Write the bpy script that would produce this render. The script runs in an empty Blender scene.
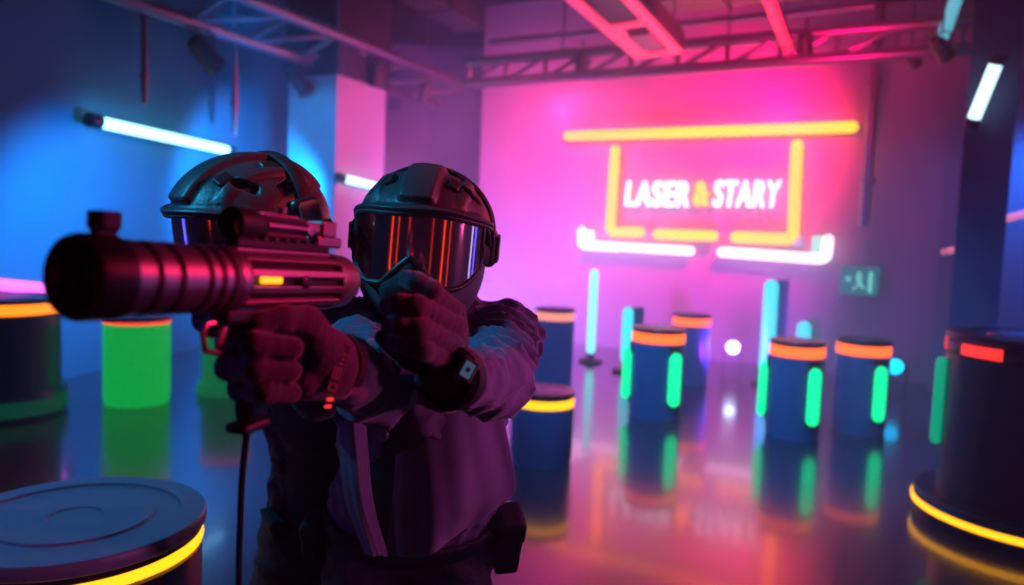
import bpy, bmesh, math, random
import numpy as np
import openvdb
from mathutils import Vector, Matrix, Euler

# ------------------------------------------------------------------ camera, world, light
FP = 760.0                      # focal length in pixels of the 1024 px wide frame
CH = 1.45
TILT, ROLL = math.radians(4.3), math.radians(2.3)
Fv = Vector((0, math.cos(TILT), -math.sin(TILT)))
U0 = Vector((0, math.sin(TILT), math.cos(TILT)))
R0 = Vector((1, 0, 0))
Rv = math.cos(ROLL) * R0 + math.sin(ROLL) * U0
Uv = -math.sin(ROLL) * R0 + math.cos(ROLL) * U0
CAM = Vector((0, 0, CH))

scene = bpy.context.scene
COL = scene.collection
cd = bpy.data.cameras.new('camera')
cam = bpy.data.objects.new('camera', cd)
COL.objects.link(cam)
cam.matrix_world = Matrix.Translation(CAM) @ Matrix((Rv, Uv, -Fv)).transposed().to_4x4()
cd.sensor_width = 36
cd.lens = FP / 1024 * 36
cd.clip_start = 0.02
cd.dof.use_dof = True
cd.dof.focus_distance = 1.36
cd.dof.aperture_fstop = 2.2
scene.camera = cam

vs = scene.view_settings
scene.display_settings.display_device = 'sRGB'
vs.view_transform = 'Standard'
vs.look = 'None'
vs.exposure = 0.0
vs.gamma = 1.0
vs.use_curve_mapping = False

w = bpy.data.worlds.new('world')
scene.world = w
w.use_nodes = True
w.node_tree.nodes['Background'].inputs[0].default_value = (0.01, 0.012, 0.03, 1)
w.node_tree.nodes['Background'].inputs[1].default_value = 0.2

scene.cycles.volume_step_rate = 1.0
scene.cycles.volume_max_steps = 64
scene.cycles.max_bounces = 6
scene.cycles.volume_bounces = 1
scene.cycles.sample_clamp_indirect = 4
scene.cycles.caustics_reflective = False
scene.cycles.caustics_refractive = False


def P(x, y, d):
    """the place seen at photograph pixel (x, y) at depth d metres"""
    return CAM + d * (Fv + (x - 512) / FP * Rv - (y - 292.5) / FP * Uv)


def G(x, y, z=0.0):
    """the point of the level plane z seen at pixel (x, y)"""
    v = Fv + (x - 512) / FP * Rv - (y - 292.5) / FP * Uv
    return CAM + v * ((z - CH) / v.z)


def lamp(kind, name, loc, color, power, target=None, **kw):
    l = bpy.data.lights.new(name, kind)
    l.color = color
    l.energy = power
    for k, v in kw.items():
        setattr(l, k, v)
    o = bpy.data.objects.new(name, l)
    COL.objects.link(o)
    o.location = loc
    if target is not None:
        o.rotation_euler = (Vector(target) - Vector(loc)).to_track_quat('-Z', 'Y').to_euler()
    return o


PINK, MAG, BLUE, CYAN, RED = (1, .03, .30), (.75, .12, 1), (.0, .29, 1), (.10, .75, 1), (1, .04, .14)
# stage lamps inferred in the hall, plus spots added for pillar, haze and pedestals
lamp('SPOT', 'par_light_pink', (2.7, 7.7, 2.9), (1, .0, .11), 1500, (2.5, 9.6, 2.5), spot_size=2.1, spot_blend=1, shadow_soft_size=.12)
lamp('SPOT', 'par_light_rose', (.5, 8.8, 3.0), (1, .03, .24), 850, (.3, 10.6, 2.1), spot_size=2.3, spot_blend=1, shadow_soft_size=.12)
lamp('SPOT', 'pillar_pink', (.8, 7.6, 2.9), (1, .05, .28), 650, (-1.9, 9.8, 2.3), spot_size=1.2, spot_blend=1, shadow_soft_size=.12)  # added to turn the pillar's right face pink
lamp('SPOT', 'wash_light_violet', (2.2, 7.6, .3), (.66, .04, 1), 240, (2.3, 9.6, 1.2), spot_size=2.7, spot_blend=1, shadow_soft_size=.15)
lamp('SPOT', 'wash_light_lavender', (-.5, 8.6, .5), (.42, .16, 1), 900, (-.1, 11.0, 1.0), spot_size=2.7, spot_blend=1, shadow_soft_size=.15)
lamp('SPOT', 'beam_blue_near', (-2.6, 6.2, 1.9), BLUE, 330, (-4.1, 7.1, 1.05), spot_size=1.8, spot_blend=.7, shadow_soft_size=.08)
lamp('SPOT', 'beam_blue_far', (-2.3, 8.4, 2.0), BLUE, 330, (-3.7, 9.7, 1.55), spot_size=1.9, spot_blend=.5, shadow_soft_size=.08)
lamp('SPOT', 'beam_azure', (-2.9, 6.6, 2.6), (.0, .30, 1), 230, (-2.35, 9.3, 1.9), spot_size=1.0, spot_blend=.5, shadow_soft_size=.08)
lamp('SPOT', 'truss_up_blue', (-2.2, 5.6, 2.6), (.0, .30, 1), 100, (-1.8, 8.4, 4.0), spot_size=1.3, spot_blend=.8, shadow_soft_size=.1)
lamp('SPOT', 'truss_up_red', (2.2, 5.4, 2.4), (1, .0, .14), 420, (2.0, 7.9, 4.2), spot_size=1.9, spot_blend=.8, shadow_soft_size=.1)
lamp('SPOT', 'floor_blue', (4.6, 6.2, 2.6), (.0, .14, 1), 300, (3.0, 6.6, 0.2), spot_size=2.0, spot_blend=1, shadow_soft_size=.15)
lamp('SPOT', 'haze_blue', (-2.6, 6.4, 3.3), (.0, .22, 1), 350, (1.0, 7.0, .2), spot_size=1.5, spot_blend=1, shadow_soft_size=.15)  # added to fill the mid-hall haze with blue
lamp('SPOT', 'front_blue', (-.3, 2.2, 4.2), (.0, .42, 1), 1200, (1.7, 5.9, .3), spot_size=.9, spot_blend=1, shadow_soft_size=.15)  # unseen spot added to brighten the pedestals
lamp('SPOT', 'drum_top_blue', (-2.3, 2.6, 3.2), (.03, .45, 1), 110, (-1.2, 1.9, .7), spot_size=.8, spot_blend=1, shadow_soft_size=.15)  # unseen spot added for the near drum's top
# unseen spots added beside the players to light them, outside the frame
lamp('SPOT', 'key_blaster', (1.6, 1.15, 2.1), (1, .015, .11), 190, (-.27, .93, 1.42), spot_size=.30, spot_blend=.9, shadow_soft_size=.10)
lamp('SPOT', 'key_red', (1.9, 1.45, 2.4), (1, .04, .09), 240, (-.3, 1.45, 1.70), spot_size=.36, spot_blend=.8, shadow_soft_size=.14)
lamp('SPOT', 'key_rose', (1.9, 2.0, 2.1), (.9, .10, .50), 140, (.05, 1.5, 1.12), spot_size=.55, spot_blend=.8, shadow_soft_size=.12)
lamp('SPOT', 'key_jacket', (1.75, .75, 1.45), (.85, .12, .48), 75, (-.05, 1.25, 1.02), spot_size=.50, spot_blend=.9, shadow_soft_size=.08)
lamp('SPOT', 'rim_cyan', (-1.8, .85, 2.6), (.03, .52, 1), 140, (-.28, 1.36, 1.54), spot_size=.50, spot_blend=.9, shadow_soft_size=.12)

# ------------------------------------------------------------------ materials
MATS = {}


def mat(name, col, rough=.6, metal=0.0, bump=0.0, bscale=30.0, vary=0.0, vscale=4.0, coat=0.0, sheen=0.0, wave=None):
    if name in MATS:
        return MATS[name]
    m = bpy.data.materials.new(name)
    m.use_nodes = True
    nt = m.node_tree
    b = nt.nodes['Principled BSDF']
    b.inputs['Base Color'].default_value = (*col, 1)
    b.inputs['Roughness'].default_value = rough
    b.inputs['Metallic'].default_value = metal
    b.inputs['Coat Weight'].default_value = coat
    b.inputs['Sheen Weight'].default_value = sheen
    tc = nt.nodes.new('ShaderNodeTexCoord')
    if vary:
        n = nt.nodes.new('ShaderNodeTexNoise')
        n.inputs['Scale'].default_value = vscale
        n.inputs['Detail'].default_value = 5
        nt.links.new(tc.outputs['Object'], n.inputs['Vector'])
        mx = nt.nodes.new('ShaderNodeMix')
        mx.data_type = 'RGBA'
        mx.inputs[6].default_value = (*[c * (1 - vary) for c in col], 1)
        mx.inputs[7].default_value = (*[min(1, c * (1 + vary)) for c in col], 1)
        nt.links.new(n.outputs['Fac'], mx.inputs[0])
        nt.links.new(mx.outputs[2], b.inputs['Base Color'])
    if bump:
        n = nt.nodes.new('ShaderNodeTexNoise')
        n.inputs['Scale'].default_value = bscale
        n.inputs['Detail'].default_value = 4
        nt.links.new(tc.outputs['Object'], n.inputs['Vector'])
        bp = nt.nodes.new('ShaderNodeBump')
        bp.inputs['Strength'].default_value = bump
        bp.inputs['Distance'].default_value = .01
        nt.links.new(n.outputs['Fac'], bp.inputs['Height'])
        nt.links.new(bp.outputs[0], b.inputs['Normal'])
    MATS[name] = m
    return m


def emit(name, col, strength):
    if name in MATS:
        return MATS[name]
    m = bpy.data.materials.new(name)
    m.use_nodes = True
    nt = m.node_tree
    b = nt.nodes['Principled BSDF']
    b.inputs['Base Color'].default_value = (*[c * .5 for c in col], 1)
    b.inputs['Emission Color'].default_value = (*col, 1)
    b.inputs['Emission Strength'].default_value = strength
    MATS[name] = m
    return m


M_wall = mat('painted wall', (.30, .30, .33), .7, bump=.15, bscale=8, vary=.12, vscale=1.3)
M_wall_dark = mat('dark painted wall', (.17, .17, .21), .75, bump=.15, bscale=8, vary=.15, vscale=1.3)
M_ceil = mat('black ceiling', (.035, .03, .045), .9, bump=.3, bscale=5)
M_col = mat('column paint', (.05, .09, .22), .55, vary=.1)
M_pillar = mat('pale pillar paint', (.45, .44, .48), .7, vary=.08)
M_steel = mat('truss steel', (.22, .22, .25), .35, .7)
M_duct = mat('duct metal', (.16, .15, .16), .45, .6, vary=.2, vscale=3)
M_black = mat('black plastic', (.022, .022, .028), .38)
M_blackm = mat('matt black plastic', (.03, .03, .036), .6, bump=.1, bscale=200)
M_drum = mat('pedestal laminate', (.03, .15, .32), .32, vary=.15)
M_drum_top = mat('pedestal top', (.22, .27, .34), .42, vary=.12, vscale=6)
M_drum_blk = mat('black drum laminate', (.03, .022, .03), .3, vary=.2)
M_green_body = mat('green drum', (.03, .62, .12), .4)
M_helmet = mat('helmet shell', (.05, .055, .065), .42, bump=.12, bscale=160)
M_strap = mat('strap webbing', (.012, .012, .016), .7)
M_cloth = mat('jacket cloth', (.15, .12, .22), .82, bump=.14, bscale=420, vary=.12, vscale=20, sheen=.25)
M_glove = mat('glove knit', (.042, .040, .075), .85, bump=.3, bscale=420, vary=.12, vscale=40, sheen=.5)
M_trous = mat('trouser cloth', (.028, .026, .036), .85, bump=.4, bscale=200, sheen=.1)
M_mask = mat('face mask cloth', (.014, .013, .019), .8, bump=.3, bscale=300)
M_guard = mat('jaw guard', (.10, .11, .13), .5)
M_gun = mat('blaster metal', (.34, .25, .29), .38, .9, vary=.08, vscale=30)
M_gun_dk = mat('blaster dark metal', (.018, .016, .02), .45, .2)
M_rubber = mat('boot rubber', (.02, .02, .022), .7)

E_yellow = emit('yellow led', (1, .40, .008), 2.2)
E_signy = emit('sign yellow', (1, .43, .025), 2.5)
E_orange = emit('orange led', (1, .11, .015), 2.5)
E_red = emit('red led', (1, .03, .02), 1.6)
E_green = emit('green led', (.0, .85, .28), 1.5)
E_cyan = emit('cyan led', (.05, .8, .85), 1.3)
E_aqua = emit('aqua led', (.25, 1, .95), 1.4)
E_white = emit('cold white tube', (.33, .80, 1), 3.4)
E_whiteb = emit('white sign tube', (1, .72, .95), 2.8)
E_letter = emit('letters white', (.72, .95, 1), 2.2)
E_pinkt = emit('magenta tube', (1, .12, .75), 2.2)
E_pframe = emit('pink ceiling frame', (1, .05, .17), 1.1)
E_redtube = emit('red tube', (1, .02, .08), 1.6)
E_azure = emit('azure lamp', (.0, .5, 1), 3)
E_gungl = emit('amber charge light', (1, .30, .01), 2.5)
E_vred = emit('added red tube', (1, .07, .015), 1.4)  # for the added tubes on stands, none of them on a wall
E_vblue = emit('added blue tube', (.06, .10, 1), 3)
E_vwhite = emit('added pale tube', (.45, .4, 1), 2)
E_screen = emit('watch screen', (.10, .40, .60), .16)
E_redled = emit('sleeve led', (1, .04, .05), .9)
E_patch = mat('reflective patch', (.55, .42, .52), .5)


# ------------------------------------------------------------------ object helpers
def link(name, me, m, parent=None, smooth=False):
    if m is not None:
        me.materials.append(m)
    if smooth:
        me.polygons.foreach_set('use_smooth', [True] * len(me.polygons))
    o = bpy.data.objects.new(name, me)
    COL.objects.link(o)
    if parent is not None:
        o.parent = parent
        o.matrix_parent_inverse = Matrix.Identity(4)
    return o


def obj(name, bm, m, parent=None, smooth=False):
    bmesh.ops.recalc_face_normals(bm, faces=bm.faces)
    me = bpy.data.meshes.new(name)
    bm.to_mesh(me)
    bm.free()
    if smooth:
        me.polygons.foreach_set('use_smooth', [True] * len(me.polygons))
        try:
            me.set_sharp_from_angle(angle=math.radians(42))
        except Exception:
            pass
    return link(name, me, m, parent)


def tag(o, label, cat, group=None, kind=None):
    if label:
        o['label'] = label
    if cat:
        o['category'] = cat
    if group:
        o['group'] = group
    if kind:
        o['kind'] = kind
    return o


def thing(name, label, cat, loc=(0, 0, 0), rot=0.0, group=None):
    o = bpy.data.objects.new(name, None)
    o.empty_display_size = .1
    COL.objects.link(o)
    o.location = loc
    o.rotation_euler = (0, 0, rot)
    return tag(o, label, cat, group)


def struct(name, bm, m, smooth=False):
    o = obj(name, bm, m, None, smooth)
    o['kind'] = 'structure'
    return o


def box(bm, c, s, rot=None, bevel=0.0, seg=2):
    mtx = Matrix.Translation(Vector(c))
    if rot is not None:
        mtx = mtx @ (rot.to_4x4() if isinstance(rot, Matrix) else Euler(rot).to_matrix().to_4x4())
    tmp = bmesh.new()
    bmesh.ops.create_cube(tmp, size=1, matrix=Matrix.Diagonal((*s, 1)))
    if bevel:
        bmesh.ops.bevel(tmp, geom=list(tmp.edges), offset=bevel, segments=seg, affect='EDGES', profile=.5)
    bmesh.ops.transform(tmp, matrix=mtx, verts=tmp.verts)
    merge(bm, tmp)
    return bm


def merge(bm, tmp):
    me = bpy.data.meshes.new('tmp')
    tmp.to_mesh(me)
    tmp.free()
    bm.from_mesh(me)
    bpy.data.meshes.remove(me)


def frames(pts, closed=False):
    n = len(pts)
    out = []
    up = None
    for i in range(n):
        a = pts[i - 1] if (i > 0 or closed) else pts[i]
        b = pts[(i + 1) % n] if (i < n - 1 or closed) else pts[i]
        t = (b - a).normalized()
        if up is None:
            up = Vector((0, 0, 1)) if abs(t.z) < .9 else Vector((1, 0, 0))
        s = t.cross(up).normalized()
        up = s.cross(t).normalized()
        out.append((t, s, up))
    return out


def tube(bm, pts, r, n=12, closed=False, ry=None, caps=True):
    """a tube along a polyline; r a number or one per point; ry flattens it; rounded ends"""
    pts = [Vector(p) for p in pts]
    rs = list(r) if hasattr(r, '__len__') else [r] * len(pts)
    if caps and not closed:
        d0 = (pts[0] - pts[1]).normalized()
        d1 = (pts[-1] - pts[-2]).normalized()
        A, B, ra, rb = [], [], [], []
        for k in (3, 2, 1):
            a = k * math.pi / 6.2
            A.append(pts[0] + d0 * rs[0] * math.sin(a)); ra.append(rs[0] * math.cos(a))
        for k in (1, 2, 3):
            a = k * math.pi / 6.2
            B.append(pts[-1] + d1 * rs[-1] * math.sin(a)); rb.append(rs[-1] * math.cos(a))
        pts = A + pts + B
        rs = ra + rs + rb
    fr = frames(pts, closed)
    rings = []
    for p, rr, (t, s, u) in zip(pts, rs, fr):
        k = 1 if ry is None else ry
        rings.append([bm.verts.new(p + s * (rr * math.cos(2 * math.pi * j / n)) + u * (rr * k * math.sin(2 * math.pi * j / n))) for j in range(n)])
    m = len(rings)
    for i in range(m if closed else m - 1):
        a, b = rings[i], rings[(i + 1) % m]
        for j in range(n):
            bm.faces.new((a[j], a[(j + 1) % n], b[(j + 1) % n], b[j]))
    if not closed:
        bm.faces.new(rings[0][::-1])
        bm.faces.new(rings[-1])
    return bm


def lathe(bm, prof, n=48, mtx=None, closed=False):
    """turn (radius, height) pairs round the z axis"""
    rings = []
    for r, z in prof:
        if r < 1e-6:
            v = bm.verts.new((0, 0, z))
            rings.append([v] * n)
        else:
            rings.append([bm.verts.new((r * math.cos(2 * math.pi * j / n), r * math.sin(2 * math.pi * j / n), z)) for j in range(n)])
    vs_ = set(v for r in rings for v in r)
    m = len(rings)
    for i in range(m if closed else m - 1):
        a, b = rings[i], rings[(i + 1) % m]
        for j in range(n):
            q = [a[j], a[(j + 1) % n], b[(j + 1) % n], b[j]]
            u = []
            for v in q:
                if v not in u:
                    u.append(v)
            if len(u) >= 3:
                bm.faces.new(u)
    if mtx is not None:
        bmesh.ops.transform(bm, matrix=mtx, verts=list(vs_))
    return bm


def prism(bm, pts, thick, mtx):
    """a flat outline in local x,z given thickness along local y"""
    a = [bm.verts.new(mtx @ Vector((x, -thick / 2, z))) for x, z in pts]
    b = [bm.verts.new(mtx @ Vector((x, thick / 2, z))) for x, z in pts]
    bm.faces.new(a)
    bm.faces.new(b[::-1])
    n = len(pts)
    for i in range(n):
        bm.faces.new((a[i], b[i], b[(i + 1) % n], a[(i + 1) % n]))
    return bm


# ------------------------------------------------------------------ room
AX = math.radians(24.4)                       # the hall's long axis, turned from the view
ax = Vector((math.sin(AX), math.cos(AX), 0))
cx = Vector((.875, -.485, 0)).normalized()    # along the sign wall
WN = Vector((-cx.y * -1, -cx.x, 0)).normalized()
WN = Vector((cx.y, -cx.x, 0)).normalized()    # sign wall normal, towards the hall
W0 = Vector((.64, 10.28, 0)) - WN * .22       # foot of the sign wall under the bar's left end
HC = 4.7


def wall_mesh(a, b, thick, z0, z1, out):
    """upright slab from a to b; 'out' is the side away from the hall"""
    a, b = Vector(a), Vector(b)
    bm = bmesh.new()
    mid = (a + b) / 2 + out * thick / 2
    d = b - a
    rot = Matrix.Rotation(math.atan2(d.y, d.x), 3, 'Z')
    box(bm, (mid.x, mid.y, (z0 + z1) / 2), (d.length, thick, z1 - z0), rot)
    return bm


def floor_material():
    m = bpy.data.materials.new('polished floor')
    m.use_nodes = True
    nt = m.node_tree
    b = nt.nodes['Principled BSDF']
    tc = nt.nodes.new('ShaderNodeTexCoord')
    n = nt.nodes.new('ShaderNodeTexNoise')
    n.inputs['Scale'].default_value = 1.4
    n.inputs['Detail'].default_value = 6
    nt.links.new(tc.outputs['Object'], n.inputs['Vector'])
    r = nt.nodes.new('ShaderNodeMapRange')
    r.inputs[3].default_value = .14
    r.inputs[4].default_value = .30
    nt.links.new(n.outputs['Fac'], r.inputs[0])
    nt.links.new(r.outputs[0], b.inputs['Roughness'])
    b.inputs['Base Color'].default_value = (.055, .055, .075, 1)
    b.inputs['Specular IOR Level'].default_value = .9
    b.inputs['Coat Weight'].default_value = .5
    b.inputs['Coat Roughness'].default_value = .08
    return m


bm = bmesh.new()
box(bm, (0.5, 5.5, -.05), (15, 21, .1))
struct('floor', bm, floor_material())
bm = bmesh.new()
box(bm, (0.5, 5.5, HC + .05), (15, 21, .1))
struct('ceiling', bm, M_ceil)
wl_a, wl_b = Vector((-5.82, -3.5, 0)), Vector((-2.72, 14.0, 0))
dl = (wl_b - wl_a).normalized()
struct('wall_left', wall_mesh(wl_a, wl_b, .2, 0, HC, Vector((-dl.y, dl.x, 0))), mat('wall tinted by blue light', (.012, .26, .36), .7, bump=.15, bscale=8, vary=.12, vscale=1.3))  # blue lamp light put into the wall's base colour
struct('wall_back', wall_mesh((-3.2, 13.6, 0), (4.5, 13.6, 0), .2, 0, HC, Vector((0, 1, 0))), M_wall_dark)
sw_a = W0 - cx * 1.47
sw_b = W0 + cx * 6.3
struct('wall_sign', wall_mesh(sw_a, sw_b, .3, 0, HC, -WN), M_wall)
rw_b = sw_b - ax * 12.5
struct('wall_right', wall_mesh(sw_b, rw_b, .2, 0, HC, Vector((ax.y, -ax.x, 0))), M_wall_dark)
struct('wall_front', wall_mesh((-6.1, -3.6, 0), (rw_b.x + .3, -3.6, 0), .2, 0, HC, Vector((0, -1, 0))), M_wall_dark)

# free-standing pillar on the left, turned with the hall
c0 = Vector((-2.13, 9.0, 0))
side = Vector((ax.y, -ax.x, 0))
pc = c0 - side * .36 + ax * .5
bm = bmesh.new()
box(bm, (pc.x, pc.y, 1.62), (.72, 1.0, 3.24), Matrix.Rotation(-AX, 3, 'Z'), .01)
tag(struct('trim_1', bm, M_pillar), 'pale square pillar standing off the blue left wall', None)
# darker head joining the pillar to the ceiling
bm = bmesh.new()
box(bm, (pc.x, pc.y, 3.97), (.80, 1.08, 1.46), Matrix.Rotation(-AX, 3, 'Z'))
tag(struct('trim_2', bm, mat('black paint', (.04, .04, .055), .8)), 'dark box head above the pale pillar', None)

# columns on the right
for k, (x, d, wd, dp, m) in enumerate(((983, 6.0, .33, .33, M_col), (952, 7.9, .17, .3, M_wall), (1034, 6.6, .40, .3, M_wall))):
    p = P(x, 200, d)
    bm = bmesh.new()
    box(bm, (p.x, p.y, HC / 2), (wd, dp, HC), Matrix.Rotation(-math.atan2(p.x, p.y), 3, 'Z'), .006)
    tag(struct('trim_%d' % (k + 3), bm, m), ('navy column carrying the short white tube lamp', 'thin purple column behind the navy column', 'rosy column at the right edge of the hall')[k], None)

# upright conduits on the walls
def conduit(x0, y0, x1, y1, d, r, label):
    bm = bmesh.new()
    a = P(x0, y0, d); b = P(x1, y1, d); b.x, b.y = a.x, a.y
    tube(bm, (a, (a + b) / 2, b), r, 12)
    for t in (.15, .5, .85):
        q = a.lerp(b, t)
        lathe(bm, ((r * 1.5, -.03), (r * 1.5, .03), (r * .8, .03), (r * .8, -.03)), 12, Matrix.Translation(q), closed=True)
    return tag(obj('conduit_pipe', bm, M_steel, None, True), label, 'pipe')


conduit(885, -60, 872, 222, 7.7, .055, 'vertical conduit pipe right of the yellow sign bar')
conduit(237, -70, 233, 132, 8.6, .035, 'rosy vertical pipe above the long white tube on the left wall')
conduit(145, -70, 142, 100, 7.1, .03, 'dim vertical pipe above the left end of the long white tube')


# ------------------------------------------------------------------ overhead
def truss(name, label, a, b, drop, r, n, sideoff):
    t = thing(name, label, 'truss', (0, 0, 0))
    a, b = Vector(a), Vector(b)
    dz = Vector((0, 0, drop)) + sideoff
    for q in (Vector((0, 0, 0)), dz):
        bm = bmesh.new()
        tube(bm, (a + q, (a + b) / 2 + q, b + q), r, 12)
        obj('chord', bm, M_steel, t, True)
    bm = bmesh.new()
    for i in range(n):
        p = a.lerp(b, i / n)
        q = a.lerp(b, (i + 1) / n)
        tube(bm, (p, p.lerp(p + dz, .5), p + dz), r * .5, 8)
        tube(bm, (p + dz, (p + dz).lerp(q, .5), q), r * .45, 8)
    obj('bracing', bm, M_steel, t, True)
    # hanger rods up to the ceiling
    for f in (.2, .5, .8):
        p = a.lerp(b, f)
        bm = bmesh.new()
        tube(bm, (p, Vector((p.x, p.y, (p.z + HC) / 2)), Vector((p.x, p.y, HC))), .012, 8)
        obj('hanger_rod', bm, M_steel, t, True)
    return t


tA = G(150, -40, 3.62); tB = G(470, 102, 3.62)
tA = Vector((-3.4, 5.9, 3.62)); tB = Vector((-.75, 11.6, 3.62))
truss('ceiling_truss', 'blue-lit steel lighting truss running back over the left players', tA, tB, -.22, .07, 8, -side * .55)
cA = Vector((-.6, 8.95, 3.42)); cB = Vector((4.6, 6.15, 3.42))
truss('ceiling_truss', 'pink-lit steel truss crossing in front of the sign wall', cA, cB, -.24, .055, 12, Vector((0, 0, 0)))
# a second pair of pipes behind the cross truss
for dz_, off, lab in ((3.62, .7, 'upper pipe behind the pink-lit cross truss'), (3.95, 1.2, 'highest pipe near the ceiling of the sign wall')):
    bm = bmesh.new()
    tube(bm, (cA + Vector((.2, off, dz_ - 3.42)), (cA + cB) / 2 + Vector((.2, off, dz_ - 3.42)), cB + Vector((.2, off, dz_ - 3.42))), .04, 12)
    tag(obj('ceiling_pipe', bm, M_steel, None, True), lab, 'pipe')


def spotlight(loc, yaw, tilt, label, lens, scale=1.0, group='stage spotlights hanging from the trusses', hang=.25):
    t = thing('stage_spotlight', label, 'spotlight', loc, yaw, group)
    s = scale
    rot = Matrix.Rotation(tilt, 4, 'X')
    bm = bmesh.new()
    lathe(bm, ((0, -.13 * s), (.05 * s, -.13 * s), (.075 * s, -.09 * s), (.08 * s, .10 * s), (.088 * s, .11 * s), (.088 * s, .14 * s), (.074 * s, .14 * s), (.07 * s, .09 * s), (0, .09 * s)), 24, rot)
    obj('lamp_housing', bm, M_black, t, True)
    bm = bmesh.new()
    lathe(bm, ((0, .128 * s), (.045 * s, .124 * s), (.071 * s, .105 * s), (.071 * s, .095 * s), (0, .095 * s)), 24, rot)
    obj('lens', bm, lens, t, True)
    bm = bmesh.new()
    w_ = .098 * s
    tube(bm, ((-w_, 0, 0), (-w_, 0, .13 * s), (-w_ * .6, 0, .155 * s), (w_ * .6, 0, .155 * s), (w_, 0, .13 * s), (w_, 0, 0)), .009 * s, 8)
    tube(bm, ((0, 0, .155 * s), (0, 0, .2 * s), (0, 0, hang)), .012 * s, 8)
    obj('yoke', bm, M_black, t, True)
    return t


LB = -.22
E_dimb = emit('dim azure lens', (.02, .45, .9), .9)
E_dimp = emit('dim pink lens', (1, .1, .35), 1.2)


def on_line(a, b, f, dz):
    p = a.lerp(b, f)
    return (p.x, p.y, p.z + dz)


tl = tA - side * .55; tr = tB - side * .55
spotlight(on_line(tl, tr, .28, -.48), 2.6, 2.2, 'spotlight with pale blue lens nearest the camera on the left truss', E_dimb, 1.3)
spotlight(on_line(tl, tr, .50, -.48), 2.2, 2.4, 'bulky spotlight hanging mid way on the left truss', E_dimb, 1.2)
spotlight(on_line(tA, tB, .62, -.27), 3.4, 2.5, 'spotlight hanging above the gap between the two helmets', E_dimb, 1.0)
spotlight(on_line(tA, tB, .80, -.27), 3.6, 2.5, 'rose-lit spotlight on the far end of the left truss', E_dimp, 1.0)
spotlight(on_line(cA, cB, .24, -.12), 3.0, 2.6, 'pink spotlight on the cross truss under the ceiling light frame', E_dimp, 1.0)
spotlight(on_line(cA, cB, .62, -.12), 2.8, 2.6, 'pink spotlight on the cross truss above the yellow sign bar', E_dimp, 1.0)
p = P(941, 48, 6.3)
spotlight((p.x, p.y, p.z), 2.0, 2.2, 'cyan-lit spotlight beside the navy column', E_azure, .8, hang=.5)
p = P(911, 58, 7.0)
spotlight((p.x, p.y, p.z), 2.0, 2.2, 'small dim blue spotlight left of the navy column', E_dimb, .7, hang=.5)

# suspended light frame
fa, fb = G(635, 58, 3.2), G(683, 52, 3.2)
wv = (fb - fa); fw = wv.length; wv.normalize()
fl = 2.4
t = thing('ceiling_light_frame', 'glowing pink-red rectangular light frame hung under the ceiling', 'ceiling light', (fa.x, fa.y, fa.z))
fdir = -ax


def fpt(u, v, z=0):
    return wv * u + fdir * v + Vector((0, 0, z))


frot = Matrix((wv, fdir, Vector((0, 0, 1)))).transposed()
bm = bmesh.new()
box(bm, fpt(fw / 2, fl / 2, .10), (fw + .02, fl, .16), frot)
obj('housing', bm, mat('frame housing', (.09, .05, .07), .5), t)
bm = bmesh.new()
for c, s in ((fpt(.05, fl / 2), (.10, fl, .03)), (fpt(fw - .05, fl / 2), (.10, fl, .03)), (fpt(fw / 2, .06), (fw, .12, .032)), (fpt(fw / 2, 1.05), (fw, .10, .032)), (fpt(.13, .55), (.09, .9, .026))):
    box(bm, c, s, frot, .006)
obj('light_strip', bm, E_pframe, t)
bm = bmesh.new()
box(bm, fpt(fw * .55, .55), (fw * .42, .5, .05), frot, .01)
obj('center_panel', bm, mat('grey panel', (.35, .28, .32), .5), t)
for u, v in ((.06, .2), (fw - .06, .2), (.06, 2.1), (fw - .06, 2.1)):
    bm = bmesh.new()
    tube(bm, (fpt(u, v, .16), fpt(u, v, .7), fpt(u, v, HC - 3.2)), .008, 6)
    obj('hanger_rod', bm, M_steel, t)

a, b = G(766, -6, 3.3), G(787, 47, 3.3)
t = thing('tube_light', 'red tube lamp pointing at the sign from the ceiling', 'tube light', (0, 0, 0))
a0 = a - ax * 1.2
bm = bmesh.new(); tube(bm, (a0, (a0 + b) / 2, b), .045, 14); obj('tube', bm, E_redtube, t, True)
bm = bmesh.new(); box(bm, (a0 + b) / 2 + Vector((0, 0, .07)), (.07, (b - a0).length, .05), frot, .01); obj('housing', bm, M_black, t)
for q in (a0.lerp(b, .15), a0.lerp(b, .9)):
    bm = bmesh.new(); tube(bm, (q + Vector((0, 0, .08)), q + Vector((0, 0, .6)), Vector((q.x, q.y, HC))), .008, 6); obj('hanger_rod', bm, M_steel, t)

a, b = P(957, -4, 6.2), P(944, 34, 6.4)
t = thing('tube_light', 'cyan tube lamp high up left of the navy column', 'tube light', (0, 0, 0))
a0 = a + (a - b)
bm = bmesh.new(); tube(bm, (a0, (a0 + b) / 2, b), .05, 14); obj('tube', bm, emit('dim cyan tube', (.12, .65, .8), .75), t, True)
for q in (a0.lerp(b, .1), b.lerp(a0, .1)):
    bm = bmesh.new(); tube(bm, (q, q + Vector((0, 0, .3)), Vector((q.x, q.y, HC))), .01, 6); obj('hanger_rod', bm, M_steel, t)

# ducts and ceiling beams seen red above the sign
def duct(p0, p1, s, label, cat='duct', m=None):
    bm = bmesh.new()
    d = p1 - p0
    rot = Matrix.Rotation(math.atan2(d.y, d.x), 3, 'Z')
    box(bm, (p0 + p1) / 2, (d.length, s, s * .7), rot, .02)
    k = max(2, int(d.length / .8))
    for i in range(k + 1):
        q = p0.lerp(p1, i / k)
        box(bm, q, (.05, s + .05, s * .7 + .05), rot, .004)
    tag(obj('air_duct' if cat == 'duct' else 'ceiling_beam', bm, m or M_duct), label, cat)


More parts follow.
